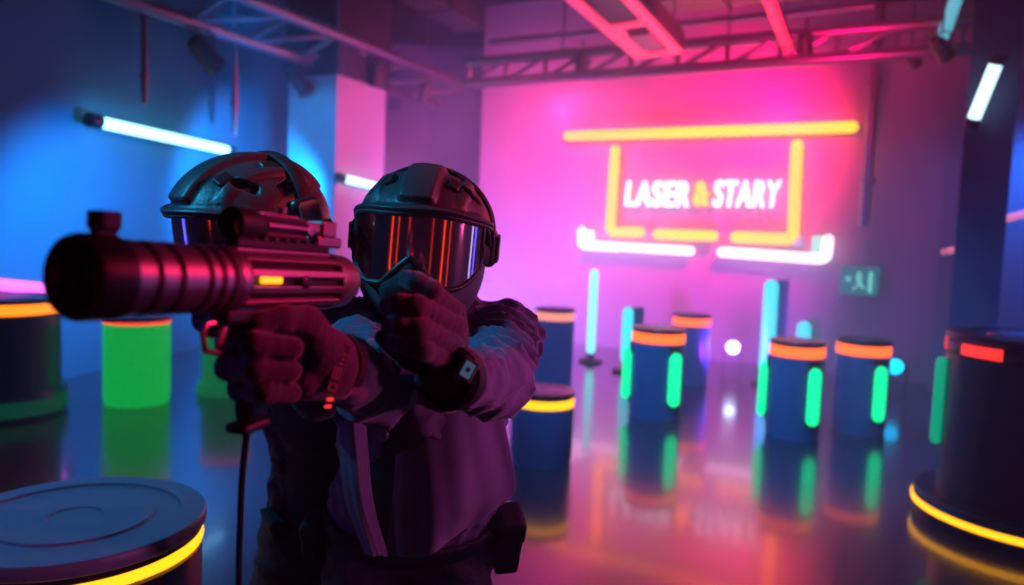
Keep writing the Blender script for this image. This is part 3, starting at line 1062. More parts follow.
def head_gear(person, xf, ear=(.026, -.004)):
    mp = lambda bm: bmesh.ops.transform(bm, matrix=xf, verts=bm.verts)
    # helmet shell
    s = SDF((-.16, -.19, -.10), (.16, .20, .19), .0032)
    shell = s.ell((0, .012, .016), (.128, .150, .116))
    r_ = np.abs(s.X)
    front = np.clip((s.Z - .035) / .03, 0, 1)
    ridge = np.clip((.036 - r_) / .008, 0, 1) * .0115 * np.clip((s.Z - .060) / .012, 0, 1)
    side_ = np.clip((.012 - np.abs(r_ - .078)) / .006, 0, 1) * .006 * np.clip((s.Z - .040) / .02, 0, 1) * np.clip((s.Y + .10) / .02, 0, 1) * np.clip((.10 - s.Y) / .02, 0, 1)
    d = shell - ridge - side_
    d = np.maximum(d, -(s.ell((0, .012, .010), (.118, .139, .107))))
    zc = .047 - .095 * np.clip((s.Y + .055) / .10, 0, 1)
    d = np.maximum(d, (zc - s.Z))
    # a rolled lip round the opening
    lip = np.sqrt(np.maximum(shell, -.004) ** 2 + (s.Z - zc - .002) ** 2) - .0048
    d = smin(d, np.where(np.abs(shell) < .01, lip, .01), .004)
    # vent slots cut in the sides and the brow
    for sx in (-1, 1):
        for (c, h, a_) in (((sx * .096, -.045, .088), (.03, .020, .009), sx * -.5), ((sx * .108, .035, .083), (.03, .028, .010), sx * .25)):
            rr = Matrix.Rotation(a_, 3, 'X')
            d = -smin(-d, s.box(c, h, .004, rr), .003)
    s.d = d
    hel = s.mesh('helmet', M_helmet, person, xf)
    # dark vent liners under the slots
    for sx in (-1, 1):
        for c, h, a_ in (((sx * .079, -.036, .070), (.010, .020, .011), .5), ((sx * .089, .030, .067), (.010, .028, .012), .25)):
            bm = bmesh.new()
            box(bm, c, [2 * v for v in h], Euler((0, sx * -.65, 0)).to_matrix(), .003)
            mp(bm); obj('vent_liner', bm, M_strap, hel)
        # raised vent scoops beside the middle ridge
        bm = bmesh.new()
        box(bm, (sx * .056, -.069, .098), (.022, .030, .016), Euler((.55, sx * .55, sx * .25)).to_matrix(), .004)
        mp(bm); obj('vent_scoop', bm, M_black, hel)
        bm = bmesh.new()
        box(bm, (sx * .060, .03, .117), (.018, .055, .010), Euler((-.12, sx * .5, 0)).to_matrix(), .004)
        mp(bm); obj('shell_ridge', bm, M_black, hel)
        for q in ((sx * .085, -.102, .064), (sx * .122, .02, .022)):
            kq = math.sqrt((q[0] / .128) ** 2 + ((q[1] - .012) / .150) ** 2 + ((q[2] - .016) / .116) ** 2)
            q = (q[0] / kq, .012 + (q[1] - .012) / kq, .016 + (q[2] - .016) / kq)
            bm = bmesh.new()
            lathe(bm, ((0, 0), (.0035, 0), (.003, .002), (0, .002)), 10, Matrix.Translation(q) @ Vector((q[0], q[1], q[2] * .5)).to_track_quat('Z', 'Y').to_matrix().to_4x4())
            mp(bm); obj('rivet', bm, M_black, hel, True)
    # forehead pad band folded between shell and goggles
    bm = bmesh.new()
    pts = []
    for i in range(33):
        th = -1.45 + 2.9 * i / 32
        pts.append(Vector((.127 * math.sin(th), .006 - .146 * math.cos(th), .049 + .0015 * math.sin(th * 5) - .012 * (abs(th) / 1.45) ** 3)))
    tube(bm, pts, .0065, 10, ry=.8)
    tube(bm, [p_ + Vector((0, .003, -.008)) for p_ in pts], .006, 10, ry=.8)
    mp(bm); obj('brow_pad', bm, M_helmet, hel, True)
    # headset band over the helmet and its ear cups
    bm = bmesh.new()
    pts = []
    for i in range(33):
        a_ = -1.62 + 3.24 * i / 32
        pts.append(Vector((.130 * math.sin(a_), ear[0] + .004 * math.cos(a_), .018 + .121 * math.cos(a_))))
    n0 = len(bm.verts)
    tube(bm, pts, .0052, 12)
    for v in bm.verts:
        v.co.y = ear[0] + (v.co.y - ear[0]) * 2.6
    mp(bm)
    hs = obj('headset', bm, M_strap, person, True)
    for sx in (-1, 1):
        bm = bmesh.new()
        box(bm, (sx * .127, ear[0], ear[1]), (.026, .058, .072), Euler((.12, 0, 0)).to_matrix(), .013, 3)
        mp(bm); cup = obj('ear_cup', bm, M_black, hs)
        bm = bmesh.new()
        box(bm, (sx * .141, ear[0], ear[1]), (.008, .042, .052), Euler((.12, 0, 0)).to_matrix(), .0035, 2)
        mp(bm); obj('cup_plate', bm, M_guard, cup)
    # jaw guard: a broad shell from ear to chin on both sides
    s = SDF((-.15, -.17, -.20), (.15, .16, .03), .0034)
    outer = s.ell((0, .004, -.042), (.122, .125, .138))
    d = np.maximum(outer, -s.ell((0, .008, -.035), (.112, .113, .134)))
    d = np.maximum(d, s.Z - .020)
    d = np.maximum(d, s.Y - .075)
    # open at the middle of the face where goggles and mask show
    opening = np.maximum(r_sub(s), 0)
    d = -smin(-d, opening_fn(s), .006)
    s.d = d
    s.mesh('jaw_guard', M_guard, person, xf)
    # cloth mask over nose, mouth and chin
    s = SDF((-.11, -.17, -.20), (.11, .08, .03), .0034)
    s.add(s.ell((0, -.016, -.075), (.086, .092, .095)))
    s.add(s.capsule((0, -.112, -.022), (0, -.122, -.068), .008, .016), .025)
    s.add(s.capsule((-.03, -.105, -.095), (.03, -.105, -.095), .024, .024), .03)
    s.add(s.ell((0, -.088, -.142), (.036, .030, .028)), .03)
    s.noise(.0022, 90, 5)
    s.mesh('face_mask', M_mask, person, xf)
    # goggles: frame round the lens, strap, lens
    n = 44
    th0 = 1.22
    ths = [-th0 + 2 * th0 * i / n for i in range(n + 1)]

    def ztop(th):
        return .044 - .012 * (abs(th) / th0) ** 3
    bm = bmesh.new()
    K = 6
    rows = []
    for th in ths:
        zt, zb = ztop(th), goggle_notch(th)
        rows.append([bm.verts.new(lens_pt(th, zt + (zb - zt) * k / K, .004)) for k in range(K + 1)])
    back = []
    for th in ths:
        zt, zb = ztop(th), goggle_notch(th)
        back.append([bm.verts.new(lens_pt(th, zt + (zb - zt) * k / K, .001)) for k in range(K + 1)])
    for i in range(n):
        for k in range(K):
            bm.faces.new((rows[i][k], rows[i + 1][k], rows[i + 1][k + 1], rows[i][k + 1]))
            bm.faces.new((back[i][k], back[i][k + 1], back[i + 1][k + 1], back[i + 1][k]))
    for i in range(n):
        bm.faces.new((rows[i][0], back[i][0], back[i + 1][0], rows[i + 1][0]))
        bm.faces.new((rows[i][K], rows[i + 1][K], back[i + 1][K], back[i][K]))
    for k in range(K):
        bm.faces.new((rows[0][k], rows[0][k + 1], back[0][k + 1], back[0][k]))
        bm.faces.new((rows[n][k], back[n][k], back[n][k + 1], rows[n][k + 1]))
    mp(bm)
    bmf = bmesh.new()
    loop = [lens_pt(th, ztop(th), .003) for th in ths] + [lens_pt(ths[-1], ztop(ths[-1]) + (goggle_notch(ths[-1]) - ztop(ths[-1])) * f, .003) for f in (.33, .66)] \
        + [lens_pt(th, goggle_notch(th), .003) for th in reversed(ths)] + [lens_pt(ths[0], goggle_notch(ths[0]) + (ztop(ths[0]) - goggle_notch(ths[0])) * f, .003) for f in (.33, .66)]
    tube(bmf, loop, .0052, 10, closed=True)
    loop2 = [p_ + Vector((-p_.x * .07, .012, 0)) for p_ in loop]
    tube(bmf, loop2, .0085, 10, closed=True)
    mp(bmf)
    gog = obj('goggles', bmf, M_black, person, True)
    obj('lens', bm, M_lens, gog, True)
    bm = bmesh.new()
    for sx in (-1, 1):
        p0 = lens_pt(sx * 1.2, -.012, .006)
        tube(bm, (p0, Vector((sx * .126, .0, -.014)), Vector((sx * .132, .05, -.012)), Vector((sx * .105, .115, -.01)), Vector((sx * .04, .155, -.01)), Vector((0, .160, -.01))), .004, 8, caps=False)
    for v in bm.verts:
        v.co.z = -.012 + (v.co.z + .012) * 4.2
    mp(bm)
    obj('strap', bm, M_strap, gog, True)


def r_sub(s):
    return np.abs(s.X) - 1


def opening_fn(s):
    """the window in the jaw guard: wide under the goggles, closing to the chin"""
    half = .098 * np.clip((s.Z + .175) / .12, 0.12, 1)
    return np.maximum(np.abs(s.X) - half, s.Y + .028)


# ------------------------------------------------------------------ bodies
def limb_folds(k):
    return (k, .0055, k * .7)


def build_person(label, J, headxf, ear=None, cloth=None, cat='person', hands=None, sleeve=1.0, torso=(.165, .115), seed=1, extra=None):
    """J: joints neck, sh_l, sh_r, el_l, el_r, wr_l, wr_r, chest, pelvis, hip_l, hip_r, kn_l, kn_r, an_l, an_r"""
    base = (J['an_l'] + J['an_r']) / 2
    root = thing('person', label, 'person', (0, 0, 0))
    head = headxf.translation
    hm = headxf.to_3x3()
    # continuous body from head to feet (mostly under clothing and gear)
    lo, hi = bounds(list(J.values()) + [head], .16)
    lo[2] = 0.0
    s = SDF(lo, hi, .009)
    s.add(s.ell(head + hm @ Vector((0, .012, .0)), (.086, .104, .108), hm))
    s.add(s.ell(head + hm @ Vector((0, -.02, -.07)), (.062, .078, .075), hm), .03)
    s.add(s.capsule(head + hm @ Vector((0, -.10, -.01)), head + hm @ Vector((0, -.118, -.04)), .010, .014), .02)
    for sx in (-1, 1):
        s.add(s.ell(head + hm @ Vector((sx * .088, .015, -.02)), (.012, .022, .034), hm), .01)
    s.add(s.capsule(head + hm @ Vector((0, .03, -.06)), J['neck'], .058, .065), .04)
    s.add(s.capsule(J['sh_l'], J['sh_r'], .055, .055), .06)
    s.add(s.capsule(J['neck'], J['chest'], .09, .12), .08)
    s.add(s.capsule(J['chest'], J['pelvis'], .115, .115), .08)
    s.add(s.capsule(J['hip_l'], J['hip_r'], .085, .085), .06)
    for q in ('l', 'r'):
        s.add(s.capsule(J['sh_' + q], J['el_' + q], .048, .040), .03)
        s.add(s.capsule(J['el_' + q], J['wr_' + q], .040, .026), .02)
        s.add(s.capsule(J['hip_' + q], J['kn_' + q], .082, .056), .03)
        s.add(s.capsule(J['kn_' + q], J['an_' + q], .052, .036), .02)
        s.add(s.capsule(J['an_' + q], J['an_' + q] + Vector((0, -.15, -.05)), .034, .026), .02)
    s.mesh('body', M_mask, root)
    # jacket
    up = [J[k] for k in ('neck', 'sh_l', 'sh_r', 'el_l', 'el_r', 'wr_l', 'wr_r', 'chest', 'pelvis')]
    lo, hi = bounds(up, .17)
    s = SDF(lo, hi, .0062)
    s.add(s.capsule(J['sh_l'], J['sh_r'], .072 * sleeve, .072 * sleeve))
    s.add(s.capsule(J['neck'] + Vector((0, .02, .0)), J['chest'], .095, .14), .08)
    hem = J['pelvis'] + Vector((0, 0, .03))
    tx, ty = torso
    mid = lerp(J['chest'], hem, .5)
    latv = (J['sh_l'] - J['sh_r']); latv.z = 0; latv.normalize()
    upv = (J['neck'] - J['pelvis']).normalized()
    fw_ = latv.cross(upv).normalized()
    trot = Matrix((latv, -fw_, upv)).transposed()
    s.add(s.ell(J['chest'], (tx, ty, .20), trot), .06)
    s.add(s.ell(mid, (tx * .97, ty * 1.02, .24), trot), .06)
    s.add(s.ell(hem + upv * .0, (tx * 1.12, ty * 1.15, .20), trot), .05)
    s.noise(.010, 22, seed + 3, True)
    # cut the hem and the open front
    below = (s.X - hem.x) * upv.x + (s.Y - hem.y) * upv.y + (s.Z - hem.z) * upv.z
    s.d = np.maximum(s.d, -(below + .075))
    latc = (s.X - J['chest'].x) * latv.x + (s.Y - J['chest'].y) * latv.y + (s.Z - J['chest'].z) * latv.z
    frc = (s.X - J['chest'].x) * fw_.x + (s.Y - J['chest'].y) * fw_.y + (s.Z - J['chest'].z) * fw_.z
    hh = (s.X - J['chest'].x) * upv.x + (s.Y - J['chest'].y) * upv.y + (s.Z - J['chest'].z) * upv.z
    wdt = .020 + .16 * np.clip(-hh - .02, 0, 1)
    s.cut(np.maximum(np.maximum(np.abs(latc + .045) - wdt, -frc + .03), hh - .16), .012)
    # collar / hood roll
    for a0, a1 in ((0, 1.05), (1.05, 2.1), (2.1, 3.14), (3.14, 4.2), (4.2, 5.24), (5.24, 6.28)):
        c_ = J['neck'] + upv * .015
        p0 = c_ + latv * (.085 * math.cos(a0)) + fw_ * (.075 * math.sin(a0))
        p1 = c_ + latv * (.085 * math.cos(a1)) + fw_ * (.075 * math.sin(a1))
        s.add(s.capsule(p0, p1, .026, .026), .03)
    for q in ('l', 'r'):
        f_ = 1.0
        s.add(s.capsule(J['sh_' + q], lerp(J['el_' + q], J['sh_' + q], .0), .073 * sleeve, .064 * sleeve, (6, .013, 1.3)), .03)
        s.add(s.capsule(J['el_' + q], J['wr_' + q], .062 * sleeve, .041, (8, .012, 2.1)), .024)
        # bunched cuff
        u = (J['wr_' + q] - J['el_' + q]).normalized()
        s.add(s.capsule(J['wr_' + q] - u * .03, J['wr_' + q] - u * .012, .043, .042, (1.5, .003, .4)), .012)
    s.noise(.0100, 55, seed + 9, True)
    for q in ('l', 'r'):
        u = (J['wr_' + q] - J['el_' + q]).normalized()
        w0 = J['wr_' + q]
        beyond = (s.X - w0.x) * u.x + (s.Y - w0.y) * u.y + (s.Z - w0.z) * u.z
        near = np.sqrt((s.X - w0.x) ** 2 + (s.Y - w0.y) ** 2 + (s.Z - w0.z) ** 2) - .085
        s.d = np.maximum(s.d, -np.maximum(np.maximum(-beyond, near), -1))
    jk = s.mesh('jacket', cloth or M_cloth, root, None, 1)
    # vest seen in the open front
    s = SDF(*bounds([J['neck'], J['pelvis'], J['sh_l'], J['sh_r']], .14), .009)
    s.add(s.ell(J['chest'] + fw_ * .02, (tx * .72, ty * .92, .19), trot))
    s.add(s.ell(mid + fw_ * .02, (tx * .70, ty * .98, .22), trot), .04)
    s.noise(.004, 40, seed)
    s.mesh('vest', M_mask, root)
    # trousers
    low = [J[k] for k in ('pelvis', 'hip_l', 'hip_r', 'kn_l', 'kn_r', 'an_l', 'an_r')]
    lo, hi = bounds(low, .15)
    lo[2] = max(lo[2], .03)
    s = SDF(lo, hi, .008)
    s.add(s.ell(J['pelvis'] - upv * .02, (tx * .98, ty * 1.1, .12), trot))
    for q in ('l', 'r'):
        s.add(s.capsule(J['hip_' + q], J['kn_' + q], .098, .072, (6, .006, .9)), .04)
        s.add(s.capsule(J['kn_' + q], J['an_' + q] + Vector((0, 0, .03)), .070, .058, (8, .006, 1.7)), .03)
    s.noise(.005, 45, seed + 5, True)
    tr = s.mesh('trousers', M_trous, root)
    # belt and pouches
    s = SDF(*bounds([J['pelvis']], .28), .0065)
    bc = J['pelvis'] + upv * .045
    bel = (s.X - bc.x) * upv.x + (s.Y - bc.y) * upv.y + (s.Z - bc.z) * upv.z
    sh_ = s.ell(bc, (tx * 1.12, ty * 1.2, .20), trot)
    s.d = np.maximum(np.maximum(sh_, -(sh_ + .012)), np.abs(bel) - .024)
    bt = s.mesh('belt', M_strap, root)
    for a_, sz in ((.15, (.085, .06, .17)), (-.6, (.06, .04, .09)), (3.0, (.07, .045, .12))):
        q = bc + latv * (tx * 1.24 * math.cos(a_)) + fw_ * (ty * 1.3 * math.sin(a_)) - upv * .05
        bm = bmesh.new()
        box(bm, q, sz, trot @ Matrix.Rotation(math.pi / 2 + a_, 3, 'Z'), .012, 3)
        box(bm, q + upv * (sz[2] * .3), (sz[0] * 1.06, sz[1] * 1.12, sz[2] * .35), trot @ Matrix.Rotation(math.pi / 2 + a_, 3, 'Z'), .010, 3)
        obj('pouch', bm, M_strap, bt)
    # boots
    for q in ('l', 'r'):
        a_ = J['an_' + q]
        s = SDF((a_.x - .09, a_.y - .25, -.01), (a_.x + .09, a_.y + .12, a_.z + .14), .006)
        s.add(s.capsule(a_ + Vector((0, .01, .09)), a_ + Vector((0, .0, -.02)), .062, .055))
        s.add(s.capsule(Vector((a_.x, a_.y + .03, .05)), Vector((a_.x, a_.y - .16, .045)), .048, .044), .03)
        s.add(s.box((a_.x, a_.y - .065, .014), (.05, .15, .014), .012), .004)
        s.d = np.maximum(s.d, -(s.Z - .001))
        s.mesh('boot', M_rubber, root)
    head_gear(root, headxf, *(ear or ()))
    return root, dict(lat=latv, up=upv, fw=fw_, trot=trot)


def glove(root, name, chains, palm, thick=.0138):
    """chains: finger point lists (MCP, PIP, DIP/tip ..); palm: blobs (point, point, ra, rb)"""
    pts = [p for c in chains for p, r in c] + [p for a, b, ra, rb in palm for p in (a, b)]
    s = SDF(*bounds(pts, .045), .0023)
    pd = None
    for a, b, ra, rb in palm:
        e = s.capsule(a, b, ra, rb)
        pd = e if pd is None else smin(pd, e, .022)
    total = pd
    for c in chains:
        fd = None
        for (a, ra), (b, rb) in zip(c[:-1], c[1:]):
            e = s.capsule(a, b, ra, rb)
            fd = e if fd is None else smin(fd, e, .006)
        total = smin(total, fd, .0045)
    s.d = total.astype(np.float32)
    s.noise(.0012, 170, 11, True)
    return s.mesh(name, M_glove, root, None, 1)


def orient(yaw, pitch, roll=0.0):
    """rotation of a head: yaw turns the face (0 looks at -Y), pitch drops the chin"""
    return (Matrix.Rotation(yaw, 4, 'Z') @ Matrix.Rotation(pitch, 4, 'X') @ Matrix.Rotation(roll, 4, 'Y'))


V = Vector
# ---- the aiming player in the middle
A = dict(
    neck=P(425, 322, 1.54), chest=P(425, 392, 1.63), pelvis=P(412, 528, 1.84),
    sh_l=P(505, 338, 1.52), sh_r=P(343, 336, 1.50),
    el_l=P(492, 380, 1.26), el_r=P(376, 384, 1.17),
    wr_l=P(456, 378, 1.075), wr_r=P(332, 366, .985),
)
pv = A['pelvis']
A['hip_l'] = pv + V((.10, .0, -.04)); A['hip_r'] = pv + V((-.10, 0, -.04))
A['kn_l'] = pv + V((.15, -.20, -.36)); A['kn_r'] = pv + V((-.16, -.22, -.36))
A['an_l'] = V((pv.x + .17, pv.y + .06, .09)); A['an_r'] = V((pv.x - .18, pv.y + .02, .09))
hA = Matrix.Translation(P(423, 239, 1.44)) @ orient(-.03, -.02, .06)
personA, fa_ = build_person('crouching player aiming the blaster, grey jacket, mirrored goggles, left fist at the chin', A, hA, torso=(.188, .115), seed=1)



def cloth_panel(rows, th, folds, parent, name='jacket_panel'):
    """a hanging cloth panel: rows of control points from the chest down, with vertical folds and real thickness"""
    nu, nv = 44, 40
    def cr(pts, f):
        f = min(max(f, 0), .9999) * (len(pts) - 1)
        i = int(f); t_ = f - i
        p0, p1, p2, p3 = pts[max(i - 1, 0)], pts[i], pts[i + 1], pts[min(i + 2, len(pts) - 1)]
        return .5 * ((2 * p1) + (p2 - p0) * t_ + (2 * p0 - 5 * p1 + 4 * p2 - p3) * t_ ** 2 + (3 * p1 - p0 - 3 * p2 + p3) * t_ ** 3)
    bm = bmesh.new()
    g = []
    for j in range(nv + 1):
        v = j / nv
        g.append([cr([cr(r, i / nu) for r in rows], v) + V((0, -1, .1)) * (folds * (.25 + v) * (math.sin(i / nu * 13 + v * 2.5) + .5 * math.sin(i / nu * 29 - v * 4))) for i in range(nu + 1)])
    fr_ = [[bm.verts.new(q_) for q_ in r] for r in g]
    bk = [[bm.verts.new(q_ + V((0, th, 0))) for q_ in r] for r in g]
    for j in range(nv):
        for i in range(nu):
            bm.faces.new((fr_[j][i], fr_[j][i + 1], fr_[j + 1][i + 1], fr_[j + 1][i]))
            bm.faces.new((bk[j][i], bk[j + 1][i], bk[j + 1][i + 1], bk[j][i + 1]))
    for j in range(nv):
        bm.faces.new((fr_[j][0], fr_[j + 1][0], bk[j + 1][0], bk[j][0]))
        bm.faces.new((fr_[j][nu], bk[j][nu], bk[j + 1][nu], fr_[j + 1][nu]))
    for i in range(nu):
        bm.faces.new((fr_[0][i], bk[0][i], bk[0][i + 1], fr_[0][i + 1]))
        bm.faces.new((fr_[nv][i], fr_[nv][i + 1], bk[nv][i + 1], bk[nv][i]))
    return obj(name, bm, M_cloth, parent, True)


cloth_panel([[P(398, 395, 1.53), P(430, 395, 1.50), P(470, 397, 1.51), P(500, 400, 1.55)],
             [P(396, 450, 1.56), P(430, 450, 1.52), P(475, 450, 1.54), P(510, 450, 1.62)],
             [P(392, 505, 1.60), P(430, 510, 1.56), P(475, 505, 1.60), P(516, 488, 1.72)],
             [P(386, 556, 1.67), P(425, 556, 1.62), P(462, 532, 1.66), P(504, 503, 1.75)]], .007, .006, personA)
cloth_panel([[P(338, 400, 1.50), P(348, 400, 1.48), P(356, 400, 1.48), P(364, 400, 1.50)],
             [P(340, 450, 1.53), P(350, 450, 1.49), P(360, 450, 1.49), P(368, 450, 1.53)],
             [P(346, 505, 1.58), P(356, 505, 1.54), P(366, 505, 1.54), P(374, 505, 1.58)],
             [P(364, 556, 1.64), P(372, 556, 1.60), P(380, 556, 1.60), P(388, 556, 1.64)]], .006, .003, personA)

# left hand: loose fist before the chin
D = 1.02
def ch(*a):
    return [(P(x, y, d), r) for x, y, d, r in a]


wl = A['wr_l']
left = [
    ch((456, 312, 1.085, .0150), (432, 291, 1.03, .0146), (417, 282, 1.03, .0138), (407, 279, 1.045, .0128)),
    ch((457, 327, 1.07, .0152), (417, 306, 1.005, .0150), (400, 304, 1.01, .0140), (388, 306, 1.025, .0128)),
    ch((453, 345, 1.06, .0150), (419, 328, 1.0, .0148), (402, 326, 1.0, .0138), (390, 328, 1.015, .0126)),
    ch((446, 362, 1.06, .0146), (423, 350, 1.005, .0138), (406, 345, 1.01, .0128), (393, 344, 1.025, .0118)),
    ch((434, 372, 1.10, .018), (408, 358, 1.10, .0155), (392, 345, 1.075, .0135), (383, 338, 1.06, .0122)),
]
pal = [(P(454, 320, 1.09), P(444, 384, 1.09), .019, .024), (P(452, 338, 1.085), P(446, 386, 1.09), .020, .027),
       (P(440, 345, 1.09), P(434, 378, 1.08), .024, .028), (P(446, 362, 1.07), P(446, 390, 1.08), .020, .027), (P(446, 388, 1.085), wl, .028, .031)]
glove(personA, 'glove', left, pal)

# right hand on the grip
right = [
    ch((250, 325, .945, .015), (214, 324, .885, .0155), (206, 320, .865, .0145), (214, 326, .845, .013)),
    ch((252, 344, .945, .016), (230, 343, .875, .0160), (256, 345, .85, .0152), (292, 348, .875, .0142)),
    ch((252, 368, .95, .016), (229, 367, .88, .0160), (256, 369, .855, .0152), (290, 371, .88, .0142)),
    ch((262, 390, .955, .015), (241, 389, .89, .0150), (264, 391, .865, .0142), (290, 392, .89, .0134)),
    ch((324, 346, .945, .022), (307, 322, .915, .0195), (282, 318, .885, .0160), (258, 322, .865, .0138)),
]
wr = A['wr_r']
pal = [(P(252, 330, .96), wr, .020, .030), (P(255, 365, .965), wr, .022, .030), (P(264, 392, .965), wr, .018, .028),
       (P(318, 350, .94), wr, .026, .031), (P(305, 385, .935), P(332, 375, .97), .020, .030), (P(300, 325, .925), P(330, 350, .955), .018, .024)]
glove(personA, 'glove', right, pal)

# wrist band with the small lit screen (left wrist)
u = (A['wr_l'] - A['el_l']).normalized()
zz = u.to_track_quat('Z', 'Y').to_matrix().to_4x4()
bm = bmesh.new()
lathe(bm, ((.036, -.020), (.0445, -.018), (.046, 0), (.0445, .018), (.034, .022)), 32, Matrix.Translation(A['wr_l'] + u * .012) @ zz, closed=True)
wb = obj('wrist_band', bm, M_strap, personA, True)
sc = P(467, 370, 1.030)
tocam = (CAM - sc).normalized()
nrm = (tocam + V((.35, 0, .1))).normalized()
sx_ = V((.87, 0, -.45)); sx_ = (sx_ - nrm * sx_.dot(nrm)).normalized()
sy_ = nrm.cross(sx_)
srot_ = Matrix((sx_, sy_, nrm)).transposed()
bm = bmesh.new(); box(bm, sc - nrm * .006, (.026, .034, .016), srot_, .003); obj('screen_housing', bm, M_black, wb)
bm = bmesh.new(); box(bm, sc + nrm * .0025, (.015, .022, .002), srot_, .0006); obj('screen', bm, E_screen, wb)
bm = bmesh.new(); lathe(bm, ((0, 0), (.0035, 0), (.0035, .001), (0, .001)), 12, Matrix.Translation(sc + nrm * .0036) @ srot_.to_4x4()); obj('screen_symbol', bm, M_black, wb)

# lettered strap tab and red leds on the right cuff
tc_ = P(338, 368, .935)
nrm = ((CAM - tc_).normalized() + V((.15, 0, 0))).normalized()
ty_ = V((.30, 0, .95)); ty_ = (ty_ - nrm * ty_.dot(nrm)).normalized()
tx_ = ty_.cross(nrm)
trot_ = Matrix((tx_, ty_, nrm)).transposed()
bm = bmesh.new(); box(bm, tc_, (.016, .062, .004), trot_, .0015)
tab = obj('cuff_tab', bm, mat('cuff tab cloth', (.10, .07, .11), .7), personA)
bm = bmesh.new()
for (ox, oy, w_, h_) in ((0, .012, .010, .0022), (0, .018, .010, .0022), (0, .0055, .010, .0022), (0, -.006, .0022, .014), (-.004, -.006, .0018, .014), (.004, -.006, .0018, .014), (0, -.013, .010, .002), (0, .0, .010, .002),
                      (0, -.020, .010, .002), (-.004, -.024, .002, .009), (.004, -.024, .002, .009), (0, -.028, .010, .002)):
    box(bm, tc_ + tx_ * ox + ty_ * oy + nrm * .0026, (w_, h_, .001), trot_)
obj('tab_print', bm, E_patch, tab)
bm = bmesh.new()
lc = P(329, 403, .945)
for k in (-1, 1):
    box(bm, lc + ty_ * (.0045 * k), (.009, .0045, .004), trot_ @ Matrix.Rotation(.3, 3, 'Z'), .0015)
obj('sleeve_light', bm, E_redled, tab)
# black band round the right cuff
u = (A['wr_r'] - A['el_r']).normalized()
zz = u.to_track_quat('Z', 'Y').to_matrix().to_4x4()
bm = bmesh.new()
lathe(bm, ((.036, -.012), (.045, -.011), (.046, 0), (.045, .011), (.036, .012)), 32, Matrix.Translation(A['wr_r'] + u * .004) @ zz, closed=True)
obj('cuff_strap', bm, M_strap, personA, True)

# ---- the second player behind on the left
B = dict(
    neck=P(292, 310, 1.62), chest=P(322, 390, 1.80), pelvis=P(322, 510, 2.0),
    sh_l=P(345, 330, 1.74), sh_r=P(285, 325, 1.62),
    el_l=P(350, 400, 1.66), el_r=P(318, 392, 1.46),
    wr_l=P(310, 368, 1.50), wr_r=P(278, 340, 1.33),
)
pv = B['pelvis']
B['hip_l'] = pv + V((.07, .05, -.04)); B['hip_r'] = pv + V((-.05, -.05, -.04))
B['kn_l'] = pv + V((.09, -.02, -.38)); B['kn_r'] = pv + V((-.09, -.14, -.36))
B['an_l'] = V((pv.x + .10, pv.y + .16, .09)); B['an_r'] = V((pv.x - .10, pv.y - .02, .09))
hB = Matrix.Translation(P(247, 230, 1.42)) @ orient(-.70, .15, .05)
personB, fb_ = build_person('second player half hidden behind the aiming one, helmet with headset turned to the left', B, hB, torso=(.118, .10), seed=7, sleeve=.85, ear=((.045, .028),), cloth=mat('black jacket cloth', (.035, .03, .045), .85, bump=.35, bscale=240, sheen=.1))
for q, sx in (('l', 1), ('r', -1)):
    w0 = B['wr_' + q]
    u = (w0 - B['el_' + q]).normalized()
    s_ = u.cross(V((0, 0, 1))).normalized()
    n_ = s_.cross(u).normalized()
    fs = []
    for k in range(4):
        b0 = w0 + u * .075 + n_ * (.024 - .017 * k)
        fs.append([(b0, .013), (b0 + u * .026 + s_ * (.012 * sx), .013), (b0 + u * .016 + s_ * (.036 * sx), .012), (b0 - u * .006 + s_ * (.034 * sx), .011)])
    fs.append([(w0 + u * .03 + n_ * .03, .016), (w0 + u * .055 + n_ * .045 + s_ * (.015 * sx), .014), (w0 + u * .08 + n_ * .03 + s_ * (.035 * sx), .012)])
    glove(personB, 'glove', fs, [(w0, w0 + u * .07 + n_ * .015, .028, .020), (w0, w0 + u * .07 - n_ * .02, .028, .018)])

# ------------------------------------------------------------------ the blaster
muz, rear = P(76, 277, .665), P(333, 281, 1.02)
gx = (muz - rear).normalized()
gz = (V((0, 0, 1)) - gx * gx.z).normalized()
gy = gz.cross(gx).normalized()               # the blaster's left, towards the camera
GL = (muz - rear).length
gm = Matrix((gx, gy, gz)).transposed().to_4x4()
gm.translation = rear
gun = thing('laser_blaster', 'chunky ribbed laser tag blaster in the gloved fist, muzzle at the camera, lit red', 'blaster', (0, 0, 0))
axm = gm @ Matrix.Rotation(math.pi / 2, 4, 'Y')      # lathe z runs along the blaster


def gobj(name, bm, m, parent=gun, smooth=True):
    bmesh.ops.transform(bm, matrix=gm, verts=bm.verts)
    return obj(name, bm, m, parent, smooth)


RB = .0365
bm = bmesh.new()
x0, x1 = .205, GL
prof = [(0, x0), (RB * .95, x0)]
grooves = (.012, .030, .048, .085, .112, .142)
L_ = x1 - x0
prof += [(RB * .96, x0 + .002)]
for g_ in grooves:
    c_ = x0 + .006 + g_
    prof += [(RB, c_ - .005), (RB * .86, c_ - .0032), (RB * .86, c_ + .0032), (RB, c_ + .005)]
prof += [(RB * .99, x1 - .035), (RB * 1.05, x1 - .030), (RB * 1.06, x1 - .004), (RB * 1.02, x1), (RB * .90, x1), (RB * .86, x1 - .004), (RB * .84, x1 - .05), (0, x1 - .05)]
prof = [p_ for p_ in prof]
zr = Matrix.Rotation(math.pi / 2, 4, 'Y')
lathe(bm, prof, 64, zr)
barrel = gobj('barrel', bm, M_gun)
bm = bmesh.new()
lathe(bm, ((0, x1 - .045), (RB * .8, x1 - .045), (RB * .8, x1 - .030), (RB * .5, x1 - .022), (0, x1 - .019)), 40, zr)
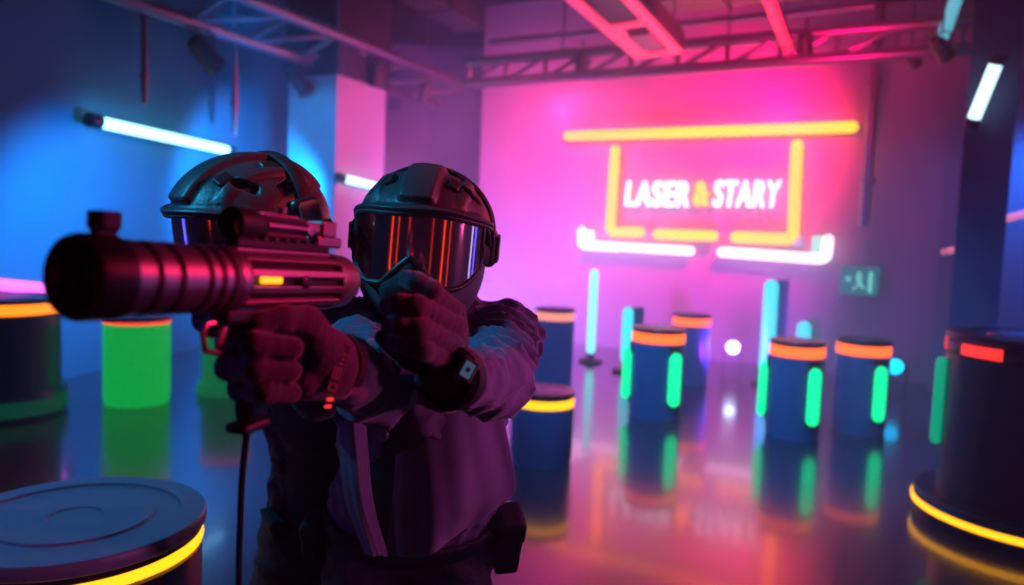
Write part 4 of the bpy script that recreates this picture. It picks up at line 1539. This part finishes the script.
gobj('muzzle_lens', bm, M_gun_dk, barrel)
bm = bmesh.new()
lathe(bm, ((RB * .88, x1 - .040), (RB * 1.075, x1 - .034), (RB * 1.085, x1 - .002), (RB * 1.04, x1 + .003), (RB * .92, x1 + .003), (RB * .86, x1 - .01)), 56, zr, closed=True)
gobj('muzzle_ring', bm, M_gun_dk, barrel)
# receiver core and its rails
bm = bmesh.new()
lathe(bm, ((0, .004), (RB * .80, .006), (RB * .80, .02), (RB * .78, .205), (0, .205)), 48, zr)
rec = gobj('receiver', bm, M_gun_dk)
for k in range(12):
    a_ = math.radians(15 + 30 * k)
    bm = bmesh.new()
    c_ = Vector((.112, math.cos(a_) * RB * .90, math.sin(a_) * RB * .90))
    box(bm, c_, (.176, .0095, .0100), Matrix.Rotation(a_, 3, 'X') @ Matrix.Rotation(math.pi / 2, 3, 'X'), .0018)
    gobj('rail', bm, M_gun, rec, False)
for z0_, z1_ in ((.196, .212), (.012, .028)):
    bm = bmesh.new()
    lathe(bm, ((RB * .8, z0_), (RB * 1.0, z0_ + .001), (RB * 1.02, (z0_ + z1_) / 2), (RB * 1.0, z1_ - .001), (RB * .8, z1_)), 48, zr, closed=True)
    gobj('receiver_collar', bm, M_gun, rec)
bm = bmesh.new()
lathe(bm, ((0, -.030), (RB * .45, -.029), (RB * .80, -.022), (RB * .96, -.008), (RB * .98, .012), (0, .012)), 48, zr)
gobj('rear_cap', bm, M_gun)
# amber charge window and round button on the left side
bm = bmesh.new(); box(bm, (.168, RB * .985, .0015), (.036, .003, .0075), None, .0014); gobj('charge_window', bm, E_gungl, rec, False)
bm = bmesh.new(); lathe(bm, ((0, 0), (.0075, 0), (.0075, .004), (.006, .005), (0, .005)), 20, Matrix.Translation((.108, RB * .95, 0)) @ Matrix.Rotation(-math.pi / 2, 4, 'X')); gobj('button', bm, M_gun_dk, rec)
# sight on top
TZ = RB + .006
bm = bmesh.new(); box(bm, (.11, 0, TZ - .001), (.17, .020, .010), None, .002)
for k in range(9):
    box(bm, (.035 + .019 * k, 0, TZ + .005), (.009, .022, .006), None, .001)
sr = gobj('top_rail', bm, M_gun_dk, gun, False)
bm = bmesh.new()
lathe(bm, ((0, .075), (.013, .075), (.0135, .08), (.0135, .150), (.0150, .154), (.0185, .166), (.0190, .196), (.017, .198), (.016, .190), (0, .190)), 32, Matrix.Translation((0, 0, TZ + .020)) @ zr)
sight = gobj('scope', bm, M_gun_dk)
bm = bmesh.new()
for a_ in (.2, 1.0, 1.8, 2.6):
    c_ = Vector((.115, math.cos(a_ - .9) * .0135, TZ + .020 + math.sin(a_ - .9) * .0135))
    box(bm, c_, (.075, .0065, .005), Matrix.Rotation(a_ - .9, 3, 'X'), .0012)
gobj('scope_rib', bm, M_gun, sight, False)
bm = bmesh.new()
lathe(bm, ((0, 0), (.006, 0), (.0065, .007), (0, .008)), 16, Matrix.Translation((.112, 0, TZ + .038)))
gobj('scope_knob', bm, M_gun, sight)
bm = bmesh.new()
lathe(bm, ((0, 0), (.006, 0), (.0065, .007), (0, .008)), 16, Matrix.Translation((.075, .010, TZ + .020)) @ Matrix.Rotation(-math.pi / 2, 4, 'X'))
gobj('scope_knob', bm, M_gun, sight)
bm = bmesh.new(); lathe(bm, ((0, .1895), (.0155, .1895), (.0155, .1925), (.008, .194), (0, .1945)), 24, Matrix.Translation((0, 0, TZ + .020)) @ zr); gobj('scope_lens', bm, mat('scope glass', (.02, .02, .03), .05), sight)
bm = bmesh.new()
box(bm, (.028, 0, TZ + .008), (.052, .026, .014), None, .003)
box(bm, (.032, 0, TZ + .024), (.030, .030, .022), None, .004)
box(bm, (.060, 0, TZ + .024), (.05, .020, .016), None, .004)
gobj('rear_sight', bm, M_gun, gun, False)
bm = bmesh.new()
box(bm, (x1 - .026, 0, RB + .004), (.022, .012, .012), None, .002)
box(bm, (x1 - .026, 0, RB + .015), (.022, .022, .018), None, .003)
gobj('front_sight', bm, M_gun_dk, gun, False)
# grip, trigger, guard
gxp = .178
bm = bmesh.new()
box(bm, (.135, 0, -RB - .004), (.15, .030, .016), None, .004)
gobj('frame', bm, M_gun_dk, gun, False)
bm = bmesh.new()
grr = Matrix.Rotation(.10, 3, 'Y')
box(bm, (.150, -.004, -RB - .068), (.036, .026, .125), grr, .010, 3)
box(bm, (.148, -.004, -RB - .134), (.044, .032, .012), grr, .004)
grip = gobj('grip', bm, M_gun_dk, gun, False)
bm = bmesh.new()
tube(bm, ((.165, 0, -RB - .008), (.20, 0, -RB - .010), (.226, 0, -RB - .012), (.230, 0, -RB - .022), (.226, 0, -RB - .040), (.20, 0, -RB - .046), (.172, 0, -RB - .044)), .0035, 8)
gobj('trigger_guard', bm, M_gun)
bm = bmesh.new()
tube(bm, ((.196, 0, -RB - .008), (.200, 0, -RB - .022), (.206, 0, -RB - .034)), .004, 8, ry=1.6)
gobj('trigger', bm, M_gun)
# cable from the grip to the floor
c0_ = gm @ Vector((.148, -.004, -RB - .142))
bm = bmesh.new()
cpt = [c0_, P(250, 412, .93), P(246, 440, .95), P(242, 480, .97), P(240, 530, .99), P(239, 585, 1.01)]
q = cpt[-1].copy()
cpt += [q + V((.0, .02, -.2)), V((q.x + .02, q.y + .06, .25)), V((q.x + .05, q.y + .12, .03)), V((q.x + .16, q.y + .30, .012)), V((q.x + .25, q.y + .5, .012))]
dense = []
for i in range(len(cpt) - 1):
    p0_ = cpt[max(0, i - 1)]; p1_ = cpt[i]; p2_ = cpt[i + 1]; p3_ = cpt[min(len(cpt) - 1, i + 2)]
    for k in range(6):
        t_ = k / 6
        dense.append(.5 * ((2 * p1_) + (p2_ - p0_) * t_ + (2 * p0_ - 5 * p1_ + 4 * p2_ - p3_) * t_ * t_ + (3 * p1_ - p0_ - 3 * p2_ + p3_) * t_ ** 3))
dense.append(cpt[-1])
tube(bm, dense, .0042, 8)
obj('cable', bm, M_strap, gun, True)

# ------------------------------------------------------------------ haze
def haze():
    bm = bmesh.new()
    box(bm, (0.5, 5.0, 2.3), (12.6, 16.6, 4.5))
    m = bpy.data.materials.new('stage haze')
    m.use_nodes = True
    nt = m.node_tree
    nt.nodes.remove(nt.nodes['Principled BSDF'])
    out = [n for n in nt.nodes if n.type == 'OUTPUT_MATERIAL'][0]
    vsn = nt.nodes.new('ShaderNodeVolumeScatter')
    vsn.inputs['Anisotropy'].default_value = .25
    vsn.inputs['Color'].default_value = (.95, .95, 1, 1)
    tc = nt.nodes.new('ShaderNodeTexCoord')
    n = nt.nodes.new('ShaderNodeTexNoise')
    n.inputs['Scale'].default_value = .55
    n.inputs['Detail'].default_value = 2.5
    n.inputs['Distortion'].default_value = .6
    nt.links.new(tc.outputs['Object'], n.inputs['Vector'])
    r = nt.nodes.new('ShaderNodeMapRange')
    r.inputs[1].default_value = .42
    r.inputs[2].default_value = .72
    r.inputs[3].default_value = .014
    r.inputs[4].default_value = .17
    nt.links.new(n.outputs['Fac'], r.inputs[0])
    # thicker toward the sign wall
    sx = nt.nodes.new('ShaderNodeSeparateXYZ')
    nt.links.new(tc.outputs['Object'], sx.inputs[0])
    g = nt.nodes.new('ShaderNodeMapRange')
    g.inputs[1].default_value = 4.5
    g.inputs[2].default_value = 9.0
    g.inputs[3].default_value = .22
    g.inputs[4].default_value = 1.6
    nt.links.new(sx.outputs[1], g.inputs[0])
    mu = nt.nodes.new('ShaderNodeMath'); mu.operation = 'MULTIPLY'
    nt.links.new(r.outputs[0], mu.inputs[0]); nt.links.new(g.outputs[0], mu.inputs[1])
    # thinner along the left wall
    g2 = nt.nodes.new('ShaderNodeMapRange')
    g2.inputs[1].default_value = -3.8
    g2.inputs[2].default_value = -.4
    g2.inputs[3].default_value = .14
    g2.inputs[4].default_value = 1.0
    nt.links.new(sx.outputs[0], g2.inputs[0])
    mu2 = nt.nodes.new('ShaderNodeMath'); mu2.operation = 'MULTIPLY'
    nt.links.new(mu.outputs[0], mu2.inputs[0]); nt.links.new(g2.outputs[0], mu2.inputs[1])
    g3 = nt.nodes.new('ShaderNodeMapRange')
    g3.inputs[1].default_value = 2.5
    g3.inputs[2].default_value = 3.8
    g3.inputs[3].default_value = 1.0
    g3.inputs[4].default_value = .3
    nt.links.new(sx.outputs[2], g3.inputs[0])
    mu3 = nt.nodes.new('ShaderNodeMath'); mu3.operation = 'MULTIPLY'
    nt.links.new(mu2.outputs[0], mu3.inputs[0]); nt.links.new(g3.outputs[0], mu3.inputs[1])
    nt.links.new(mu3.outputs[0], vsn.inputs['Density'])
    nt.links.new(vsn.outputs[0], out.inputs['Volume'])
    o = obj('haze', bm, m)
    return tag(o, 'coloured stage haze filling the hall, thickest before the sign', 'haze', None, 'stuff')


haze()
